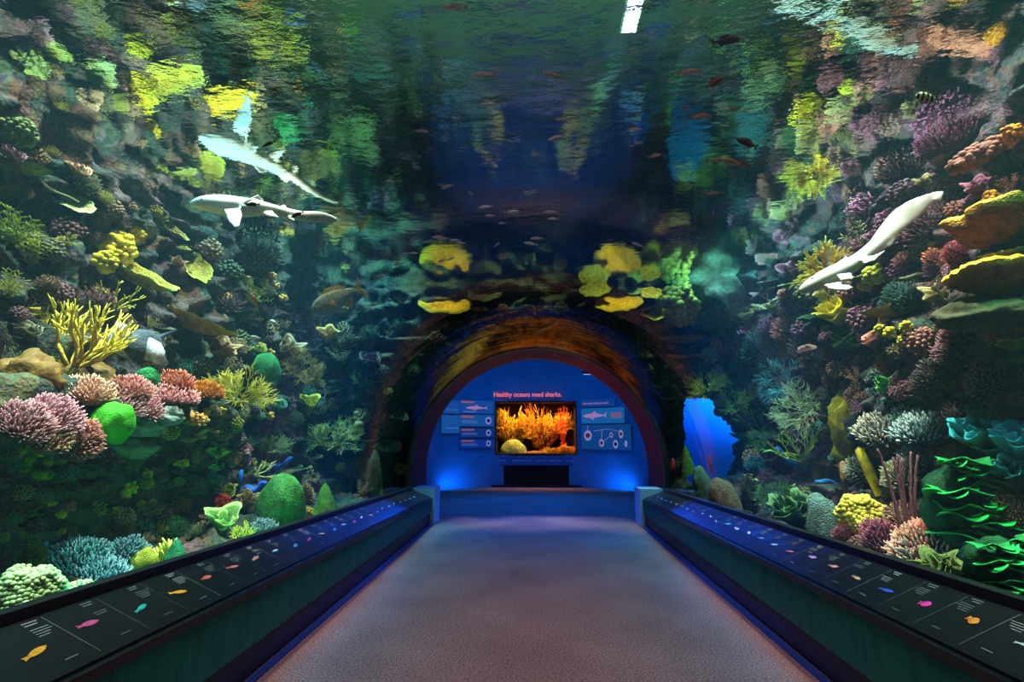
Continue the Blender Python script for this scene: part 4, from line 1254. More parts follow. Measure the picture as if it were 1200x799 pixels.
C('acropora', 990, 628, 28, 24, (130, 60, 64), 'dark red round cushion coral, leftmost of three by the right rail', tip=(180, 100, 100), n=150, fl=.14)
C('acropora', 1037, 630, 46, 36, (150, 66, 80), 'crimson round cushion coral, middle of three by the right rail', tip=(205, 120, 130), n=220, fl=.16)
C('acropora', 1086, 640, 74, 42, (190, 100, 84), 'largest salmon pink cushion coral, rightmost of three by the right rail', tip=(245, 170, 150), n=320, fl=.14)
C('acropora', 1063, 606, 46, 34, (150, 110, 80), 'tan pink cushion coral behind the purple sea rods', tip=(200, 150, 120), n=180, fl=.12)
C('rods', 1066, 592, 44, 116, (120, 62, 72), 'tall bundle of purple red sea rods on the right reef', tip=(160, 100, 110), n=7, r=.05)
C('acropora', 1032, 500, 56, 22, (110, 120, 130), 'pale tipped grey cushion coral above the leaning yellow column', tip=(235, 215, 190), n=170, fl=.16)
C('acropora', 1082, 502, 66, 28, (84, 110, 120), 'large grey blue cushion coral with white tips on the right reef', tip=(200, 215, 215), n=240, fl=.14)
C('acropora', 1080, 531, 50, 14, (84, 110, 124), 'low grey blue cushion coral under the large one', tip=(200, 215, 220), n=150, fl=.2)
C('acropora', 1062, 486, 30, 14, (80, 120, 120), 'small teal cushion coral above the large grey blue one', tip=(190, 230, 220), n=90)
C('acropora', 1012, 548, 36, 24, (120, 130, 110), 'grey green cushion coral left of the leaning yellow column', tip=(170, 175, 150), n=120)
C('acropora', 978, 524, 16, 16, (120, 80, 90), 'tiny mauve cushion coral left of the yellow green mound', tip=(170, 120, 130), n=50)
C('acropora', 1058, 556, 40, 24, (150, 140, 100), 'beige cushion coral beneath the low grey blue one', tip=(205, 190, 150), n=130)
C('rock', 1130, 507, 22, 36, (110, 120, 20), 'small yellow olive mound behind the brown boulder')
C('dome', 1128, 538, 52, 36, (86, 76, 50), 'rough brown boulder coral left of the turquoise coral')
C('lettuce', 1166, 510, 60, 54, (20, 90, 120), 'turquoise lettuce coral, larger one at the right edge', tip=(60, 190, 200), n=6)
C('lettuce', 1196, 522, 46, 50, (20, 80, 120), 'turquoise lettuce coral cut by the right picture edge', tip=(60, 180, 200), n=5)
C('lettuce', 1186, 548, 36, 26, (20, 90, 120), 'small turquoise lettuce coral under the larger ones', tip=(70, 190, 190), n=4)
C('shelves', 1136, 592, 104, 96, (10, 105, 50), 'large vivid green ruffled coral of many tiers on the lower right reef', tip=(30, 175, 80), n=30)
C('shelves', 1180, 662, 90, 56, (10, 110, 50), 'lower vivid green ruffled coral near the right rail', tip=(40, 185, 90), n=18, dep=3.35)
C('acropora', 1190, 596, 46, 40, (180, 130, 90), 'peach cushion coral at the right edge beside the vivid green coral', tip=(235, 185, 145), n=200, fl=.12)
C('rock', 1192, 620, 40, 34, (60, 44, 40), 'dark boulder under the peach cushion coral at the right edge')
C('acropora', 1172, 560, 30, 26, (110, 70, 80), 'dusky pink cushion coral above the peach one at the right edge', tip=(160, 120, 125), n=120)
C('lettuce', 1105, 668, 54, 26, (60, 70, 34), 'dim olive leafy coral right of the largest salmon cushion', tip=(90, 100, 50), n=4)
C('acropora', 1110, 682, 30, 16, (140, 110, 100), 'small grey pink cushion coral against the right rail', tip=(180, 155, 140), n=90)
# balls
C('acropora', 974, 413, 18, 18, (180, 100, 60), 'orange pink cushion coral, top of the small column on the right reef', tip=(230, 150, 110), n=80, fl=.12)
C('acropora', 977, 443, 20, 22, (200, 105, 60), 'orange cushion coral, second in the small column on the right reef', tip=(245, 160, 110), n=90, fl=.12)
C('acropora', 1001, 462, 20, 20, (170, 110, 90), 'peach cushion coral, lowest of the small column on the right reef', tip=(240, 190, 160), n=80, fl=.12)
C('acropora', 1045, 424, 28, 24, (200, 90, 40), 'bright orange cushion coral in the middle of the right reef', tip=(250, 160, 100), n=90, fl=.14)
C('acropora', 1012, 426, 18, 24, (130, 80, 80), 'dusky cushion coral left of the bright orange one', tip=(180, 130, 120), n=70)
C('acropora', 1160, 445, 42, 32, (110, 70, 80), 'round mauve cushion coral with pale tips near the right edge', tip=(215, 165, 150), n=100, fl=.14)
C('acropora', 1126, 484, 40, 30, (100, 60, 66), 'dark maroon cushion coral above the brown boulder', tip=(160, 105, 105), n=110, fl=.14)
C('acropora', 1130, 402, 60, 44, (96, 58, 72), 'wide plum cushion coral left of the orange one at the right edge', tip=(165, 110, 115), n=200, fl=.12)
C('acropora', 1098, 440, 54, 50, (80, 62, 62), 'dim brown cushion coral in the middle of the right reef', tip=(120, 95, 90), n=200, fl=.1)
C('acropora', 1182, 387, 46, 26, (180, 90, 50), 'orange cushion coral at the right edge above the olive plates', tip=(245, 160, 90), n=120, fl=.16)
C('plate', 1192, 406, 42, 14, (110, 110, 30), 'olive plate coral at the right edge, upper one', tip=(190, 180, 50), g=(0, 1, -.2), out=.3)
C('plate', 1197, 424, 34, 12, (50, 90, 50), 'green plate coral at the right edge, under the olive one', g=(0, 1, -.2), out=.3)
C('rock', 1160, 366, 110, 30, (60, 56, 30), 'dark olive overhanging boulder under the orange plates')
# big orange plates
C('plate', 1176, 262, 100, 50, (170, 95, 20), 'large orange plate shaped coral at the right edge, upper one', tip=(235, 155, 30), th=.2, cup=.03, lob=.3, g=(.1, .9, -.45), roll=6, out=.35)
C('plate', 1166, 322, 108, 40, (160, 98, 20), 'large orange plate shaped coral at the right edge, lower one', tip=(240, 165, 30), th=.16, cup=.03, lob=.3, g=(.1, .9, -.2), roll=6, out=.35, d=.6)
C('knobs', 1162, 236, 22, 20, (210, 130, 20), 'orange yellow knob coral on top of the upper orange plate', tip=(245, 175, 40), n=30, kr=.15)
C('knobs', 1142, 252, 16, 14, (190, 140, 20), 'small yellow knob coral at the left of the upper orange plate', tip=(235, 180, 40), n=20, kr=.18)
C('acropora', 1126, 296, 32, 30, (140, 34, 58), 'crimson round cushion coral between the orange plates', tip=(200, 80, 100), n=130, fl=.12)
C('acropora', 1096, 300, 22, 14, (190, 90, 60), 'small orange pink cushion coral right of the right shark', tip=(240, 150, 110), n=70)
C('plate', 1185, 295, 60, 12, (140, 130, 60), 'pale olive plate coral between the two orange plates at the right edge', tip=(180, 170, 90), out=.2)
C('knobs', 1196, 156, 26, 34, (210, 120, 20), 'orange knob coral high at the right edge', tip=(245, 160, 40), n=50, kr=.11)
C('log', 1166, 172, 110, 20, (110, 60, 46), 'long knobbly rust brown arm coral slanting up to the right', tip=(150, 90, 70), roll=38, knob=160, wob=.5)
C('log', 1126, 210, 60, 16, (90, 52, 46), 'shorter knobbly brown arm coral left below the long one', tip=(130, 80, 70), roll=25, knob=90, wob=.5)
C('acropora', 1092, 252, 70, 26, (110, 66, 76), 'mauve brown cushion coral behind the tail of the right shark', tip=(150, 100, 110), n=200, fl=.1, roll=25)
C('acropora', 1020, 222, 66, 30, (225, 130, 180), 'bright pink purple cushion coral above the right shark', tip=(250, 180, 215), n=300, fl=.08)
C('acropora', 1010, 243, 50, 18, (90, 80, 80), 'grey base coral under the bright pink purple cushion', n=120, fl=.1)
C('acropora', 1120, 150, 86, 42, (120, 60, 96), 'wide purple cushion coral under the striped fish', tip=(165, 95, 130), n=320, fl=.08)
C('acropora', 1060, 190, 60, 34, (120, 74, 70), 'dusky red brown cushion coral left of the wide purple one', tip=(160, 105, 95), n=220, fl=.09)
C('bush', 968, 303, 66, 60, (215, 150, 25), 'yellow bush coral behind the head of the right shark', tip=(240, 205, 60), nb=12, r=.03, lev=2, kids=(3, 4))
C('acropora', 1015, 262, 30, 40, (110, 70, 66), 'brown round cushion coral above the middle of the right shark', tip=(150, 100, 90), n=120)
C('knobs', 1034, 316, 26, 22, (160, 160, 40), 'yellow green knob coral under the right shark', tip=(210, 200, 60), n=30, kr=.15)
C('knobs', 1017, 331, 16, 12, (220, 180, 20), 'bright yellow knob coral under the right shark, beside the yellow green one', n=16, kr=.2)
C('lettuce', 988, 366, 42, 36, (160, 150, 20), 'bright yellow leafy coral below the head of the right shark', tip=(235, 215, 40), n=5)
C('lettuce', 998, 396, 36, 30, (50, 90, 50), 'dark green leafy coral below the bright yellow leafy one', tip=(90, 130, 70), n=4)
C('plate', 960, 372, 44, 14, (60, 90, 50), 'green plate coral left of the bright yellow leafy coral', g=(.2, 1, .2), out=.2)
C('plate', 1050, 362, 86, 12, (150, 125, 60), 'long thin tan plate coral seen edge on, below the right shark', tip=(180, 155, 80), roll=14, g=(0, 1, .1), d=.25, out=.2, lob=.08)
C('log', 1080, 322, 54, 6, (90, 95, 60), 'thin dim olive arm coral above the long tan plate', roll=18)
C('acropora', 1060, 340, 60, 20, (50, 90, 80), 'dim teal cushion coral between the right shark and the long tan plate', tip=(90, 130, 110), n=160, fl=.1)
C('acropora', 925, 382, 36, 18, (150, 80, 76), 'dull pink cushion coral left of the bright yellow leafy coral', tip=(190, 120, 110), n=110)
for i, (x, y) in enumerate([(1033, 386), (1046, 388), (1063, 383), (1062, 397)]):
    C('knobs', x, y, 14, 13, (180, 165, 20), 'small yellow sponge ball in the row under the long tan plate', tip=(225, 205, 50), group='yellow sponge balls under the tan plate', n=16, kr=.2)
for i, (x, y) in enumerate([(927, 262), (934, 272), (922, 278), (929, 248), (920, 266), (908, 465), (910, 478), (918, 491), (908, 461), (1084, 409), (968, 384)]):
    C('knobs', x, y, 10, 10, (150, 140, 50), 'tiny olive yellow sponge button on the dark part of the right reef', group='olive sponge buttons on the right reef', n=10, kr=.22)
C('bush', 925, 440, 40, 60, (50, 110, 120), 'dim teal bush coral left of the pale bush coral', tip=(90, 150, 150), nb=8, r=.01)
C('lettuce', 1042, 455, 24, 24, (50, 120, 50), 'green leafy coral right of the lowest cushion of the small column', tip=(90, 160, 70), n=3)
C('acropora', 895, 405, 50, 40, (60, 84, 80), 'dim grey teal cushion coral left of the dull pink one', n=150, fl=.1)
C('bush', 905, 520, 40, 46, (60, 100, 60), 'dim green bush coral above the stack of small olive shelves', tip=(100, 140, 80), nb=8, r=.014)
C('lettuce', 935, 600, 50, 40, (50, 90, 60), 'dim green leafy coral left of the tall grey green dome', tip=(90, 130, 80), n=5)
C('bush', 912, 580, 36, 50, (60, 100, 60), 'dim green bush coral between the olive stack and the tall grey green dome', tip=(100, 140, 80), nb=8, r=.014)

# ---------------- small growth scattered over the rocks (prototypes copied)
PRO = {}
def proto(kind, i, rgb, tip, o):
    key = (kind, i)
    if key in PRO: return PRO[key]
    rr = random.Random(i * 7 + 3)
    core, parts = KINDS[kind][0](1.0, .9, o.get('H', .6), rr, o)
    mb = MB(); mb.add(core.v, core.f, core.t)
    for nm, m in parts: mb.add(m.v, m.f, m.t)
    PRO[key] = mb.mesh(KINDS[kind][1]); return PRO[key]
SC_K = [('acropora', dict(n=60, H=.5)), ('knobs', dict(n=26, kr=.13, H=.6)), ('bush', dict(nb=6, lev=2, r=.03, H=.8)), ('lettuce', dict(n=3, H=.6)), ('plate', dict(H=.3)), ('fern', dict(n=8, H=.9)), ('knobs', dict(n=50, kr=.08, H=.5))]
TXT = {'acropora': 'cushion coral', 'knobs': 'knobby coral', 'bush': 'bush coral', 'lettuce': 'leafy coral', 'plate': 'plate coral', 'fern': 'feathery coral', 'brain': 'round coral'}
PAL_L = [((80, 96, 66), 'grey green'), ((116, 92, 62), 'brown'), ((130, 128, 50), 'olive'), ((110, 76, 84), 'dusky mauve'), ((50, 100, 84), 'teal'), ((140, 112, 80), 'tan')]
PAL_R = [((106, 66, 76), 'dusky mauve'), ((70, 92, 84), 'grey teal'), ((120, 78, 60), 'brown'), ((120, 118, 54), 'olive'), ((50, 96, 100), 'teal'), ((150, 104, 84), 'dull peach')]
def scatter(n, region, zone, where, pal, smin, smax, seed):
    rr = random.Random(seed); done = 0; tries = 0
    while done < n and tries < n * 30:
        tries += 1
        px = rr.uniform(zone[0], zone[2]); py = rr.uniform(zone[1], zone[3])
        if not region(px, py): continue
        if any((px - a) ** 2 + (py - b) ** 2 < (r * .85) ** 2 for a, b, r in placed): continue
        h_ = hit(px, py)
        if h_ is None or h_[0].z > 4.15: continue
        ki = rr.randrange(len(SC_K)); kind, o = SC_K[ki]; ci = rr.randrange(len(pal)); rgb, cn = pal[ci]
        w = rr.uniform(smin, smax)
        fr = frame_at(px, py, w, w * .6, kind, {})
        if not fr: continue
        p, rot, s = fr
        v = rr.randrange(3)
        me = proto(kind, v, rgb, None, o)
        ob = bpy.data.objects.new(KINDS[kind][1], me); COL.objects.link(ob)
        if not me.materials: me.materials.append(None)
        mat = coral_mat(rgb, tuple(min(255, int(c * 1.35 + 10)) for c in rgb), 'noise')
        ob.material_slots[0].link = 'OBJECT'; ob.material_slots[0].material = mat
        ob.matrix_world = Matrix.Translation(p) @ rot.to_4x4() @ Matrix.Diagonal((w * s, w * s, w * s, 1))
        tag(ob, f'small {cn} {TXT[kind]} growing on {where}', 'coral', f'{cn} {TXT[kind]} pieces on {where}')
        placed.append((px, py, w * .45)); done += 1
up_l = lambda x: 510 - .63 * abs(x - 628)
UP_L = [((84, 84, 60), 'grey olive'), ((100, 78, 54), 'brown'), ((130, 128, 50), 'olive'), ((100, 70, 74), 'dusky mauve'), ((120, 98, 70), 'tan')]
UP_R = [((110, 64, 80), 'plum'), ((96, 66, 62), 'brown'), ((130, 80, 70), 'dusty red'), ((110, 100, 60), 'olive'), ((120, 74, 96), 'purple')]
scatter(75, lambda x, y: y > up_l(x) + 8, (0, 110, 470, 430), 'the upper left reef', UP_L, 16, 38, 1)
scatter(100, lambda x, y: y < 725 - .3 * x - 14, (0, 430, 470, 700), 'the lower left reef', PAL_L, 12, 28, 2)
scatter(90, lambda x, y: y > 510 - .7 * abs(x - 628) + 6, (830, 60, 1200, 420), 'the upper right reef', UP_R, 16, 40, 3)
scatter(95, lambda x, y: y < 572 + (x - 769) * .33 - 12, (870, 420, 1200, 690), 'the lower right reef', PAL_R, 12, 28, 4)
scatter(50, lambda x, y: (x - 628) ** 2 + (y - 545) ** 2 > 170 ** 2, (395, 335, 870, 560), 'the dark rock around the arch', [((60, 56, 40), 'dark brown'), ((64, 74, 44), 'dark olive'), ((84, 60, 40), 'rusty brown')], 10, 24, 5)
# ------------------------------------------------------------------ fish
def fishmesh(L_=1.0, H_=.3, Wd=.12, N=14, M=12, fork=.35, nose=.9):
    """body lying along x, nose at -x"""
    m = MB()
    def prof(t):
        return max(.03, math.sin(PI * min(1, t ** nose * .98)) ** .75) * (1 - .25 * t)
    pts = []
    for i in range(N + 1):
        t = i / N
        e = prof(t) if t < .93 else .12
        if i == 0: e = .04
        for k in range(M):
            a = 2 * PI * k / M
            m.v.append(((t - .5) * L_ * .86 - .05 * L_, math.cos(a) * Wd / 2 * e, math.sin(a) * H_ / 2 * e * (1.0 if math.sin(a) > 0 else .95)))
            m.t.append(max(0, -math.sin(a)))
    for i in range(N):
        for k in range(M):
            m.f.append((i * M + k, i * M + (k + 1) % M, (i + 1) * M + (k + 1) % M, (i + 1) * M + k))
    m.f.append(tuple(range(M))[::-1]); m.f.append(tuple(N * M + k for k in range(M)))
    def slab(pl, th):
        mb = MB(); n = len(pl)
        vs = [(x, th, z) for x, z in pl] + [(x, -th, z) for x, z in pl]
        fs = [tuple(range(n)), tuple(range(2 * n - 1, n - 1, -1))] + [(i, i + n, (i + 1) % n + n, (i + 1) % n) for i in range(n)]
        mb.add(vs, fs); return mb
    tail = slab([(.34 * L_, .03 * L_), (.40 * L_, .06 * L_), (.5 * L_, H_ * .48), (.5 * L_ - fork * .12 * L_, 0), (.5 * L_, -H_ * .48), (.40 * L_, -.06 * L_), (.34 * L_, -.03 * L_)], .006 * L_)
    dors = slab([(-.2 * L_, H_ * .40), (-.08 * L_, H_ * .62), (.12 * L_, H_ * .52), (.26 * L_, H_ * .30), (.1 * L_, H_ * .3)], .006 * L_)
    anal = slab([(.06 * L_, -H_ * .36), (.16 * L_, -H_ * .55), (.28 * L_, -H_ * .22), (.15 * L_, -H_ * .2)], .006 * L_)
    pect = slab([(-.16 * L_, -.01 * L_), (-.02 * L_, -H_ * .22), (-.04 * L_, .02 * L_)], Wd * .5 + .012 * L_)
    eye = MB()
    for sd in (-1, 1): eye.blob((-.36 * L_, sd * Wd * .27, H_ * .10), .018 * L_, 8, 6)
    return m.mesh('fish'), [('tail_fin', tail.mesh('tail_fin', False)), ('dorsal_fin', dors.mesh('dorsal_fin', False)), ('anal_fin', anal.mesh('anal_fin', False)), ('pectoral_fin', pect.mesh('pectoral_fin', False)), ('eye', eye.mesh('eye'))]
FM = [fishmesh(1, .24, .11), fishmesh(1, .32, .12), fishmesh(1, .42, .13, nose=.8)]
EYEM = simple('fish_eye', (10, 10, 10), .2, .6)
def fmat(c, belly=None, fin=None):
    return coral_mat(c, belly, 'noise', 30)
def put_fish(px, py, Lp, ang, rgb, label, group=None, shape=0, belly=(225, 220, 210), fin=None, f=.5, flip=False, dep=None, name='reef_fish', yaw=0, eye=True):
    d = ray(px, py)
    if dep is None:
        # span of open water along this ray: from acrylic skin to surface or rock
        a = d.x ** 2 + d.z ** 2; b = 2 * d.z * (EYE.z - AX_Z); c = (EYE.z - AX_Z) ** 2 - AR ** 2
        t0 = (-b + math.sqrt(b * b - 4 * a * c)) / (2 * a)
        t1 = (W_Z - EYE.z) / d.z if d.z > 0 else 99
        h_ = hit(px, py)
        if h_: t1 = min(t1, (h_[0] - EYE).length / d.length)
        t0 += .12; t1 -= .15
        if t1 < t0: t1 = t0 + .05
        t = t0 + (t1 - t0) * f
    else: t = dep
    p = EYE + d * t
    D = (p - EYE).dot(FWD)
    L_ = Lp * D / F
    a = math.radians(ang)
    xd = (RIGHT * math.cos(a) + UPC * math.sin(a))
    if yaw: xd = (xd + FWD * math.sin(math.radians(yaw))).normalized()
    if flip: xd = -xd
    view = (p - EYE).normalized()
    zd = (UPC - xd * UPC.dot(xd)).normalized()
    yd = zd.cross(xd)
    me, parts = FM[shape]
    o = bpy.data.objects.new(name, me); COL.objects.link(o)
    o.matrix_world = Matrix.Translation(p) @ Matrix((xd, yd, zd)).transposed().to_4x4() @ Matrix.Diagonal((L_, L_, L_, 1))
    def setm(ob, mat):
        if not ob.data.materials: ob.data.materials.append(None)
        ob.material_slots[0].link = 'OBJECT'; ob.material_slots[0].material = mat
    setm(o, fmat(rgb, belly))
    for nm, pm in parts:
        if nm == 'eye' and not eye: continue
        q = bpy.data.objects.new(nm, pm); COL.objects.link(q); q.parent = o
        setm(q, EYEM if nm == 'eye' else fmat(fin or tuple(int(x * .8) for x in rgb)))
    tag(o, label, 'fish', group)
    return o
SILV = [(215, 190, 180), (235, 215, 210), (200, 180, 170), (245, 230, 225)]
OV = [(533, 9, 30, 0), (567, 88, 30, 0), (648, 88, 26, -12), (570, 123, 26, 0), (660, 141, 20, 0), (652, 162, 22, 18), (681, 168, 14, 10), (696, 137, 12, 0), (493, 154, 18, 0), (458, 213, 13, -10), (524, 219, 16, 20),
      (569, 243, 18, 8), (574, 253, 14, 0), (600, 249, 20, 4), (646, 249, 18, 0), (648, 257, 14, 0), (629, 280, 16, 0), (622, 286, 18, -10), (582, 287, 10, 40), (533, 282, 14, 0), (519, 280, 18, 0), (512, 278, 14, 8), (485, 280, 14, 35),
      (484, 297, 12, 0), (492, 267, 12, 10), (528, 304, 10, 20), (518, 306, 12, 15), (551, 302, 10, 35), (498, 155, 10, 0), (540, 285, 12, -6), (500, 284, 12, 4), (588, 262, 10, 0)]
OV2 = [(466, 310, 14, 10), (445, 324, 16, 10), (437, 358, 14, 10), (431, 364, 10, 25), (474, 298, 12, 5), (391, 249, 16, 20), (348, 252, 18, 25), (296, 240, 18, 0), (315, 169, 18, 24), (322, 379, 14, -30), (300, 396, 14, -12), (287, 384, 12, 10), (265, 372, 10, -50), (300, 352, 20, -60), (412, 296, 10, 0), (402, 309, 12, 40)]
OVR = [(745, 152, 18, 0), (767, 183, 18, 14), (837, 227, 20, 4), (747, 287, 16, -22), (822, 138, 26, 4), (859, 128, 14, -6), (836, 250, 9, 85), (785, 95, 10, 0), (748, 168, 12, 0)]
for i, (x, y, l, a) in enumerate(OV):
    put_fish(x, y, l, a, SILV[i % 4], 'small silvery fish swimming over the top of the tunnel', 'small silvery fish over the tunnel', f=.25 + .5 * R.random(), flip=(i % 5 == 3))
for i, (x, y, l, a) in enumerate(OV2[:6] + OV2[9:10] + OV2[12:13] + OV2[14:]):
    put_fish(x, y, l, a, (200, 195, 190), 'small pale fish swimming in open water left of the arch', 'small pale fish left of the arch', f=.35 + .3 * R.random(), flip=(i % 3 == 1))
put_fish(348, 252, 18, 25, (90, 74, 66), 'small dark brown fish crossing the tail of the left shark', f=.3, belly=None)
put_fish(296, 240, 18, 0, (90, 70, 70), 'small dark brown fish crossing the body of the left shark', f=.3, belly=None)
put_fish(315, 169, 18, 24, (100, 74, 74), 'small dark brown fish high above the left shark', f=.4, belly=None)
put_fish(322, 379, 14, -30, (160, 190, 190), 'small pale blue fish right of the golden plate coral', f=.6, belly=None, shape=2)
put_fish(300, 396, 14, -12, (210, 215, 220), 'small white blue fish below the golden plate coral tip', f=.6, shape=1)
put_fish(265, 372, 10, -50, (200, 180, 40), 'tiny yellow fish at the tip of the golden plate coral', f=.7, shape=1, belly=None)
put_fish(297, 352, 22, -62, (220, 150, 70), 'small orange and pale blue fish diving near the orange sponge buttons', f=.6, shape=1, fin=(230, 120, 40), belly=(150, 200, 210))
for i, (x, y, l, a) in enumerate(OVR):
    put_fish(x, y, l, a, (230, 185, 170), 'small pinkish fish swimming in open water right of the centre', 'small pinkish fish right of the centre', f=.3 + .4 * R.random(), flip=(i % 3 == 1))
put_fish(851, 48, 36, 8, (110, 120, 140), 'slate grey fish with a dark tail near the top, right of centre', f=.35, shape=1, flip=True, belly=(90, 96, 110))
put_fish(808, 85, 32, 4, (245, 205, 185), 'pinkish cream fish with a yellow tail below the slate grey fish', f=.35, flip=True, fin=(220, 170, 80))
put_fish(838, 97, 26, 30, (205, 140, 115), 'rusty brown fish tilted upward, right of the cream one', f=.4, shape=1, flip=True, belly=(180, 120, 90))
put_fish(875, 168, 28, -22, (130, 90, 84), 'dark rusty fish with a pale back right of the pinkish trio', f=.4, shape=1, belly=(90, 60, 60))
put_fish(842, 188, 30, 2, (200, 180, 150), 'leftmost fish of the overlapping trio on the right', f=.4, flip=True)
put_fish(859, 191, 30, -14, (215, 180, 150), 'middle fish of the overlapping trio on the right', f=.35, shape=1)
put_fish(873, 194, 24, -28, (150, 120, 110), 'rightmost fish of the overlapping trio on the right', f=.45)
put_fish(822, 138 - 2, 24, 2, (220, 180, 150), 'cream fish with an orange tail above the overlapping trio', f=.3, fin=(230, 150, 60), flip=True)
# grouper
put_fish(394, 352, 70, 28, (120, 96, 66), 'large grouper with an orange brow and teal cheek facing left', shape=2, f=.72, belly=(90, 150, 150), fin=(190, 130, 50), name='grouper')
# striped sergeant
s_ = put_fish(1087, 115, 30, -12, (215, 205, 120), 'small black and yellow striped fish above the wide purple coral', shape=2, f=.55, belly=None, fin=(225, 190, 60), name='striped_fish')
def stripe_mat():
    m, N, L, b = newmat('fish_stripes'); b.inputs['Roughness'].default_value = .5
    tc = N.new('ShaderNodeTexCoord'); w = N.new('ShaderNodeTexWave'); w.inputs['Scale'].default_value = 1.7; w.inputs['Phase Offset'].default_value = 1
    L.new(tc.outputs['Object'], w.inputs['Vector'])
    r = N.new('ShaderNodeValToRGB'); r.color_ramp.interpolation = 'CONSTANT'
    r.color_ramp.elements[0].color = lin((14, 14, 16)); r.color_ramp.elements[1].position = .5; r.color_ramp.elements[1].color = lin((235, 225, 150))
    L.new(w.outputs['Color'], r.inputs['Fac']); L.new(r.outputs['Color'], b.inputs['Base Color']); return m
s_.material_slots[0].material = stripe_mat()

# ------------------------------------------------------------------ sharks: one continuous skin
def shark(name, label, spine, fins, mat, eye_at):
    """spine: (px,py,Y,half height px, half width px); fins: lists of world outlines"""
    m = MB()
    P = []; RH = []; RW = []
    for px, py, Y, hh, hw in spine:
        p = on_y(px, py, Y); D = (p - EYE).dot(FWD)
        P.append(p); RH.append(hh * D / F); RW.append(hw * D / F)
    # smooth resample
    def cr(a, i, t):
        n = len(a); g = lambda k: a[max(0, min(n - 1, k))]
        p0, p1, p2, p3 = g(i - 1), g(i), g(i + 1), g(i + 2)
        return .5 * ((2 * p1) + (p2 - p0) * t + (2 * p0 - 5 * p1 + 4 * p2 - p3) * t * t + (3 * p1 - p0 - 3 * p2 + p3) * t ** 3)
    pts = []; rh = []; rw = []
    for i in range(len(P) - 1):
        for k in range(6):
            t = k / 6
            pts.append(Vector([cr([q[c] for q in P], i, t) for c in range(3)]))
            rh.append(max(.004, cr(RH, i, t))); rw.append(max(.004, cr(RW, i, t)))
    pts.append(P[-1]); rh.append(max(.004, RH[-1])); rw.append(max(.004, RW[-1]))
    c0 = sum(pts, Vector()) / len(pts)
    M = 20; n = len(pts); vs = []; fs = []
    for i, p in enumerate(pts):
        d = (pts[min(i + 1, n - 1)] - pts[max(0, i - 1)]).normalized()
        view = (p - EYE).normalized()
        u = (view.cross(d)).normalized()      # in-picture across
        if u.z < 0: u = -u
        w = d.cross(u).normalized()
        for k in range(M):
            a = 2 * PI * k / M
            vs.append(p + u * math.cos(a) * rh[i] + w * math.sin(a) * rw[i] - c0)
    for i in range(n - 1):
        for k in range(M):
            fs.append((i * M + k, i * M + (k + 1) % M, (i + 1) * M + (k + 1) % M, (i + 1) * M + k))
    fs.append(tuple(range(M))[::-1]); fs.append(tuple((n - 1) * M + k for k in range(M)))
    m.add(vs, fs)
    for f_ in fins:
        pl = []
        for px, py, Y in f_:
            pl.append(on_y(px, py, Y) - c0)
        nn = (pl[1] - pl[0]).cross(pl[2] - pl[0]).normalized() * .014
        k = len(pl)
        c = sum(pl, Vector()) / k
        vs = [p + nn * .5 for p in pl] + [p - nn * .5 for p in pl] + [c + nn * 1.3, c - nn * 1.3]
        fs = []
        for i in range(k):
            j = (i + 1) % k
            fs += [(i, j, 2 * k), (j + k, i + k, 2 * k + 1), (i, i + k, j + k, j)]
        m.add(vs, fs)
    o = m.build(name, mat)
    o.location = c0
    rm = o.modifiers.new('skin', 'REMESH'); rm.mode = 'VOXEL'; rm.voxel_size = .011; rm.use_smooth_shade = True
    sm = o.modifiers.new('soft', 'SMOOTH'); sm.factor = .5; sm.iterations = 4
    tag(o, label, 'shark')
    e = MB()
    q = on_y(*eye_at) - c0
    e.blob(q, .008, 10, 8)
    e.build('eye', EYEM, o)
    return o
def shark_mat():
    m, N, L, b = newmat('shark_skin')
    b.inputs['Roughness'].default_value = .45; b.inputs['Specular IOR Level'].default_value = .35
    tc = N.new('ShaderNodeTexCoord'); n = N.new('ShaderNodeTexNoise'); n.inputs['Scale'].default_value = 5; n.inputs['Detail'].default_value = 4
    L.new(tc.outputs['Object'], n.inputs['Vector'])
    r = N.new('ShaderNodeValToRGB'); r.color_ramp.elements[0].position = .35; r.color_ramp.elements[0].color = lin((196, 192, 178)); r.color_ramp.elements[1].position = .65; r.color_ramp.elements[1].color = lin((232, 228, 218))
    L.new(n.outputs['Fac'], r.inputs['Fac']); L.new(r.outputs['Color'], b.inputs['Base Color'])
    return m
SKM = shark_mat()
shark('shark', 'pale white shark swimming to the left below the water surface, on the left side',
      [(223, 240, 4.920, 2, 3), (232, 239, 4.941, 7, 8), (246, 239, 4.984, 10, 13), (262, 241, 5.048, 12, 14), (280, 243, 5.134, 12, 13), (298, 244, 5.241, 10, 10), (315, 246, 5.348, 7.5, 7), (335, 250, 5.508, 6, 5), (352, 253, 5.669, 5.5, 3.5), (372, 255, 5.830, 7, 2.2), (386, 257, 5.937, 6, 1.6), (395, 258, 6.011, 2.5, 1)],
      [[(262, 246, 4.920), (282, 244, 5.027), (284, 252, 4.920), (281, 265, 4.760), (275, 267, 4.727), (268, 260, 4.813)],
       [(262, 236, 5.134), (284, 236, 5.134), (300, 232, 4.973), (306, 240, 4.973), (292, 244, 5.027), (270, 244, 5.027)],
       [(286, 236, 5.188), (302, 228, 5.241), (309, 234, 5.305), (308, 242, 5.305), (292, 242, 5.241)],
       [(300, 247, 5.241), (318, 247, 5.348), (328, 256, 5.241), (314, 254, 5.241)],
       [(322, 244, 5.455), (334, 240, 5.508), (338, 247, 5.508), (326, 249, 5.455)],
       [(326, 250, 5.455), (340, 251, 5.541), (346, 260, 5.519), (334, 257, 5.487)]], SKM, (236, 234, 4.834))
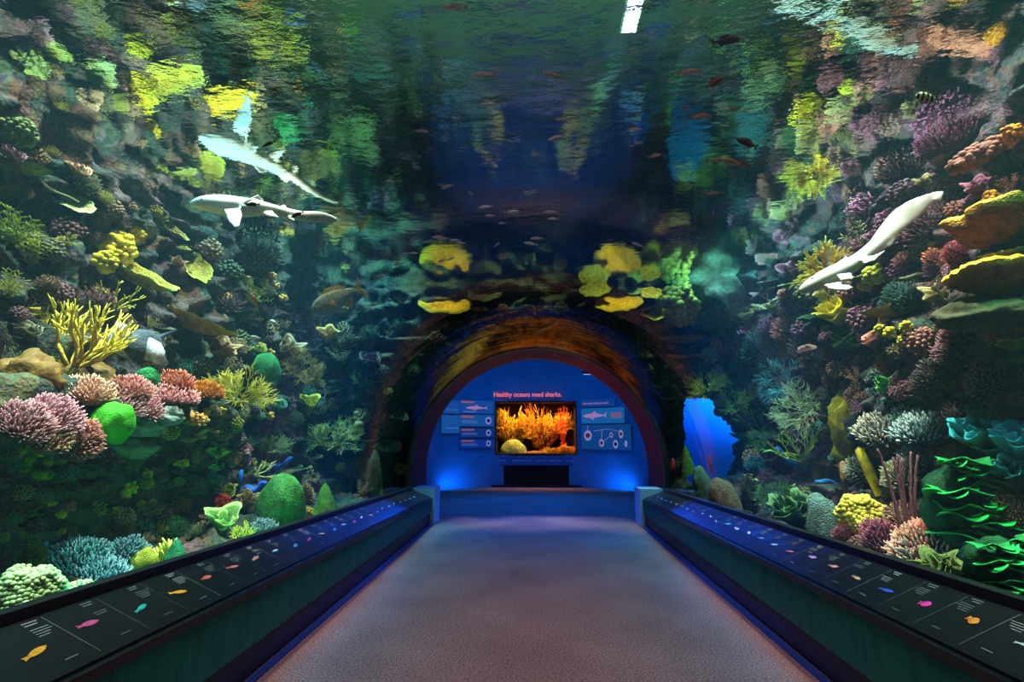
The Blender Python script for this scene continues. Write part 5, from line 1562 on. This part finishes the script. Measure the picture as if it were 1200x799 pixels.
shark('shark', 'pale white shark gliding downward in front of the yellow bush coral on the right',
      [(936, 342, 4.550, 2, 3), (945, 338, 4.550, 7, 8), (960, 330, 4.550, 9.5, 12), (978, 321, 4.530, 10.5, 13), (996, 312, 4.510, 9, 10), (1012, 300, 4.490, 8, 7), (1026, 288, 4.470, 8, 5.5), (1040, 272, 4.450, 10, 4), (1056, 256, 4.430, 12, 3), (1072, 244, 4.410, 11, 2.4), (1088, 234, 4.390, 7, 2), (1100, 228, 4.370, 4, 1.4), (1106, 225, 4.350, 1.5, 1)],
      [[(975, 313, 4.530), (992, 300, 4.550), (996, 312, 4.510), (986, 316, 4.510)],
       [(997, 308, 4.510), (1010, 300, 4.550), (1008, 306, 4.490)],
       [(965, 334, 4.450), (988, 330, 4.400), (1000, 337, 4.300), (992, 341, 4.300), (972, 340, 4.400)],
       [(980, 322, 4.400), (998, 320, 4.350), (1000, 328, 4.300), (985, 330, 4.350)],
       [(1006, 302, 4.450), (1024, 300, 4.400), (1040, 292, 4.350), (1026, 306, 4.350), (1012, 310, 4.400)],
       [(1096, 230, 4.370), (1107, 223, 4.350), (1103, 236, 4.350), (1094, 236, 4.370)],
       [(1034, 282, 4.450), (1046, 272, 4.450), (1060, 264, 4.430), (1045, 288, 4.430), (1030, 296, 4.450)]], SKM, (952, 327, 4.470))

# pale fish doubled by refraction, shaped as a ray behind the antler coral
def doubled_fish():
    root = empty('ray', (0, 0, 0))
    c = on_y(164, 404, 4.55); D = (c - EYE).dot(FWD); s = D / F
    root.matrix_world = Matrix.Translation(c) @ Matrix((RIGHT, FWD, UPC)).transposed().to_4x4()
    tag(root, 'grey white fish seen double by refraction, shaped like a ray with raised wings, behind the tall yellow staghorn coral', 'ray')
    body = MB(); body.blob((0, .05, -2 * s), (13 * s, .22, 20 * s), 18, 12, .1, 1.5)
    body.build('body', coral_mat((60, 72, 84), None, 'noise', 40), root)
    def wing(pl, nm, mat):
        m = MB(); k = len(pl)
        vs = [Vector((x * s, .03 + y * s, z * s)) for x, z, y in pl]; c2 = sum(vs, Vector()) / k
        a = [v + Vector((0, -.012, 0)) for v in vs]; b = [v + Vector((0, .012, 0)) for v in vs]
        m.add(a + b + [c2 + Vector((0, -.05, 0)), c2 + Vector((0, .02, 0))], [f for i in range(k) for f in ((i, (i + 1) % k, 2 * k), ((i + 1) % k + k, i + k, 2 * k + 1), (i, i + k, (i + 1) % k + k, (i + 1) % k))])
        o = m.build(nm, mat, root)
    wing([(-2, -22, -6), (-12, -16, -10), (-30, -4, -14), (-36, 6, -12), (-32, 18, -6), (-24, 26, -4), (-14, 22, -4), (-8, 8, -4)], 'left_wing', coral_mat((190, 205, 225), None, 'noise', 60))
    wing([(4, -18, -6), (18, -20, -8), (28, -24, -10), (33, -18, -12), (33, -8, -10), (26, 2, -8), (12, 8, -4), (6, 0, -4)], 'right_wing', coral_mat((190, 190, 200), None, 'noise', 60))
    m = MB(); m.tube([(0, .1, 0), (0, .3, 10 * s), (2 * s, .5, 18 * s)], [4 * s, 3 * s, 1 * s], 8); m.build('tail', coral_mat((60, 72, 84)), root)
doubled_fish()

# ------------------------------------------------------------------ orange planting inside the display tank
def tank(kind, x, z, y, w, h, rgb, label, tip=None, **o):
    rr = random.Random(int(x * 100 + z * 31 + 500))
    fn, name = KINDS[kind]
    core, parts = fn(w, o.get('d', .6) * w, h, rr, o)
    mat = coral_mat(rgb, tip, TEX.get(kind, 'noise'))
    ob = core.build(name, mat); ob.location = (x, y, z)
    if o.get('flipz'): ob.rotation_euler = (PI, 0, 0)
    tag(ob, label, 'coral')
    for nm, m in parts: m.build(nm, mat, ob)
tank('brain', -.72, .97, 16.75, .85, .42, (190, 200, 90), 'pale green round brain coral inside the glowing display tank')
tank('bush', -.85, 1.15, 17.1, 1.2, 1.7, (200, 130, 20), 'orange bush coral behind the brain coral in the display tank', tip=(255, 190, 40), nb=12, r=.02)
tank('bush', -.5, 1.35, 17.2, .7, .9, (170, 170, 20), 'yellow green bush coral just above the brain coral in the display tank', tip=(230, 220, 40), nb=9, r=.02)
tank('bush', .1, 1.25, 17.2, 1.5, 1.5, (210, 130, 20), 'largest orange bush coral in the middle of the display tank', tip=(255, 190, 50), nb=15, r=.018)
tank('branch', .25, 1.0, 17.1, 1.1, 1.7, (180, 90, 20), 'brown orange branching coral at the bottom middle of the display tank', tip=(240, 150, 40), nb=8, r=.02)
tank('bush', .6, 1.5, 17.25, 1.0, 1.2, (210, 140, 30), 'orange bush coral left of the red column in the display tank', tip=(250, 190, 50), nb=10, r=.02)
tank('fern', .88, .97, 16.95, .5, 1.7, (220, 40, 20), 'glowing red feathery coral column in the display tank', tip=(255, 110, 60), n=22)
tank('bush', .95, .95, 16.7, .7, .45, (220, 140, 20), 'low orange bush coral at the foot of the red column in the display tank', tip=(255, 190, 40), nb=14, r=.03)
tank('bush', .45, .95, 16.75, .6, .35, (200, 150, 20), 'low yellow bush coral at the bottom of the display tank', tip=(250, 200, 40), nb=12, r=.03)
tank('rock', -.05, .95, 16.65, .7, .10, (170, 110, 60), 'flat tan rock on the floor of the display tank')

# ------------------------------------------------------------------ lights
def spot(loc, to, e, col, ang=60, blend=.6, rad=.15, name='spot'):
    l = bpy.data.lights.new(name, 'SPOT'); l.energy = e; l.color = lin(col)[:3]; l.spot_size = math.radians(ang); l.spot_blend = blend; l.shadow_soft_size = rad
    o = bpy.data.objects.new(name, l); COL.objects.link(o); o.location = loc
    o.rotation_euler = (Vector(to) - Vector(loc)).to_track_quat('-Z', 'Y').to_euler()
    return o
def area(loc, to, e, col, sx, sy, name='area'):
    l = bpy.data.lights.new(name, 'AREA'); l.shape = 'RECTANGLE'; l.size = sx; l.size_y = sy; l.energy = e; l.color = lin(col)[:3]
    o = bpy.data.objects.new(name, l); COL.objects.link(o); o.location = loc
    o.rotation_euler = (Vector(to) - Vector(loc)).to_track_quat('-Z', 'Y').to_euler()
    return o
# tank lamps hanging over the water, shining down through it
K = 1.5
for s in (-1, 1):
    for y, e, c in ((1.6, 900, (255, 240, 215)), (3.2, 1500, (255, 245, 215)), (4.9, 1500, (255, 245, 220)), (6.6, 1100, (220, 255, 235)), (8.3, 900, (200, 250, 255))):
        spot((s * 3.0, y, 7.4), (s * 3.9, y + .2, 2.2), e * K, c, 46, .6, .2, 'tank_lamp')
    for y, e in ((2.6, 2200), (4.0, 2200), (5.8, 1500)):
        spot((s * 1.7, y, 7.4), (s * 3.55, y + .2, 1.0), e * K, (235, 250, 225), 20, .5, .15, 'tank_lamp')  # inner row added as front fill for the dark lower reef
# green and teal gel lamps, then an added teal fill per side
spot((3.2, 2.4, 7.2), (3.4, 3.3, .8), 1800, (40, 255, 120), 26, .6, .15, 'green_lamp')
spot((-3.1, 6.0, 7.2), (-3.4, 6.2, .8), 700, (70, 255, 140), 32, .6, .15, 'green_lamp')
spot((-3.1, 3.4, 7.2), (-3.4, 3.6, .8), 500, (40, 220, 200), 32, .6, .15, 'green_lamp')
for s in (-1, 1):
    f_ = area((s * 4.0, 5, 6.2), (s * 4.0, 5.01, 0), 380, (50, 180, 225), 2.0, 9, 'teal_fill'); f_.data.spread = math.radians(70)
for x in (-2.0, -.2, 1.6):
    spot((x, 8.2, 7.4), (x, 9.3, 3.9), 850, (235, 250, 190), 30, .6, .2, 'tank_lamp')
area((0, 3.6, 7.4), (0, 3.61, 0), 52, (240, 215, 225), 2.2, 4.0, 'hall_fill').data.spread = math.radians(75)  # added fill for the haze over the tunnel and the near carpet
for s in (-1, 1):
    spot((s * 2.6, 8.0, 7.4), (s * 3.0, 8.9, 2.6), 1800 if s < 0 else 500, (90, 225, 255), 36, .7, .2, 'cyan_fill')  # added cyan light for the deep water beside the arch
for s in (-1, 1):
    spot((s * 1.2, 10.7, 2.6), (s * 2.05, 6.2, .6), 900, (0, 80, 255), 24, .8, .1, 'rail_blue')  # added spots that turn the far label desks blue
area((-2.55, 3.3, .62), (-3.9, 4.3, 1.2), 5, (60, 255, 215), .5, .15, 'bed_fill')  # low fills added to lift the overhangs, no fixtures there
area((-2.55, 5.0, .62), (-3.9, 5.4, 1.2), 4, (60, 255, 190), .5, .15, 'bed_fill')
area((2.55, 4.2, .62), (3.8, 4.8, 1.4), 2, (60, 220, 230), .5, .15, 'bed_fill')
area((0, 5, 7.2), (0, 5.01, 9), 360, (130, 215, 185), 8, 8, 'ceiling_fill')  # added upward fill that brightens the hall ceiling above the water
# blue lamp behind the rock opening
area((4.6, 11.2, 4.2), (4.4, 12.6, 1.6), 650, (10, 150, 255), 1.5, .5, 'blue_lamp')
# far room
area((0, 13.2, 4.2), (0, 14.5, 0), 110, (10, 145, 255), 3.5, 1.5, 'room_blue')
spot((0, 12.4, 4.1), (0, 11.6, 0), 900, (0, 90, 255), 90, .8, .3, 'room_blue')
area((-2.2, 14.9, .12), (-2.4, 15.6, .5), 8, (20, 130, 255), .8, .1, 'cove_left')
area((2.2, 14.9, .12), (2.4, 15.6, .5), 8, (20, 130, 255), .8, .1, 'cove_right')
spot((0, 10.6, 2.95), (0, 8.6, 0), 600, (0, 90, 255), 80, .9, .2, 'arch_blue')
spot((-1.1, 10.9, 2.3), (1.75, 10.2, 2.35), 260, (255, 10, 50), 60, .8, .1, 'red_lamp')
spot((.8, 12.0, 3.6), (-2.2, 10.2, 2.0), 8, (255, 110, 60), 30, .6, .1, 'amber_lamp')
# display tank lamps
area((0, 16.6, 2.52), (0, 17.0, 1.0), 52, (255, 205, 120), 2.2, .4, 'display_lamp').data.spread = math.radians(110)
spot((.9, 16.5, 2.5), (.9, 17.0, 1.2), 60, (255, 50, 20), 50, .5, .05, 'display_red')
# soft warm house light behind the camera over the carpet
area((0, .2, 3.0), (0, 3.5, 0), 18, (225, 200, 210), 1.5, 1.0, 'tunnel_light')
wd = bpy.data.worlds.new('world'); SC.world = wd; wd.use_nodes = True
wd.node_tree.nodes['Background'].inputs[0].default_value = lin((40, 130, 130))
wd.node_tree.nodes['Background'].inputs[1].default_value = .12

# lamp panel and ceiling over the open water, seen through the overhead window of the surface
m = MB(); m.box((-9, -4, 9.0), (9, 15, 9.1)); struct(m.build('ceiling_tank', simple('tank_hall_ceiling', (90, 96, 84), .8), smooth=False))
p = EYE + ray(742, 14) * ((7.5 - EYE.z) / ray(742, 14).z)
r_ = empty('ceiling_lamp', p); tag(r_, 'bright white lamp panel seen through the water at the top, right of centre', 'lamp')
m = MB(); m.box((-.12, -.4, 0), (.12, .4, .08)); m.build('lamp_housing', simple('lamp_white_case', (180, 180, 180), .5), r_, False)
m = MB(); m.box((-.1, -.38, -.01), (.1, .38, .0)); m.build('diffuser', simple('lamp_white_glow', (230, 235, 255), .5, emit=(225, 235, 255), estr=6), r_, False)
m = MB(); m.tube([(0, 0, .08), (0, 0, 1.5)], [.02, .02], 6); m.build('hanging_rod', simple('lamp_rod_grey', (90, 90, 90), .5), r_, False)
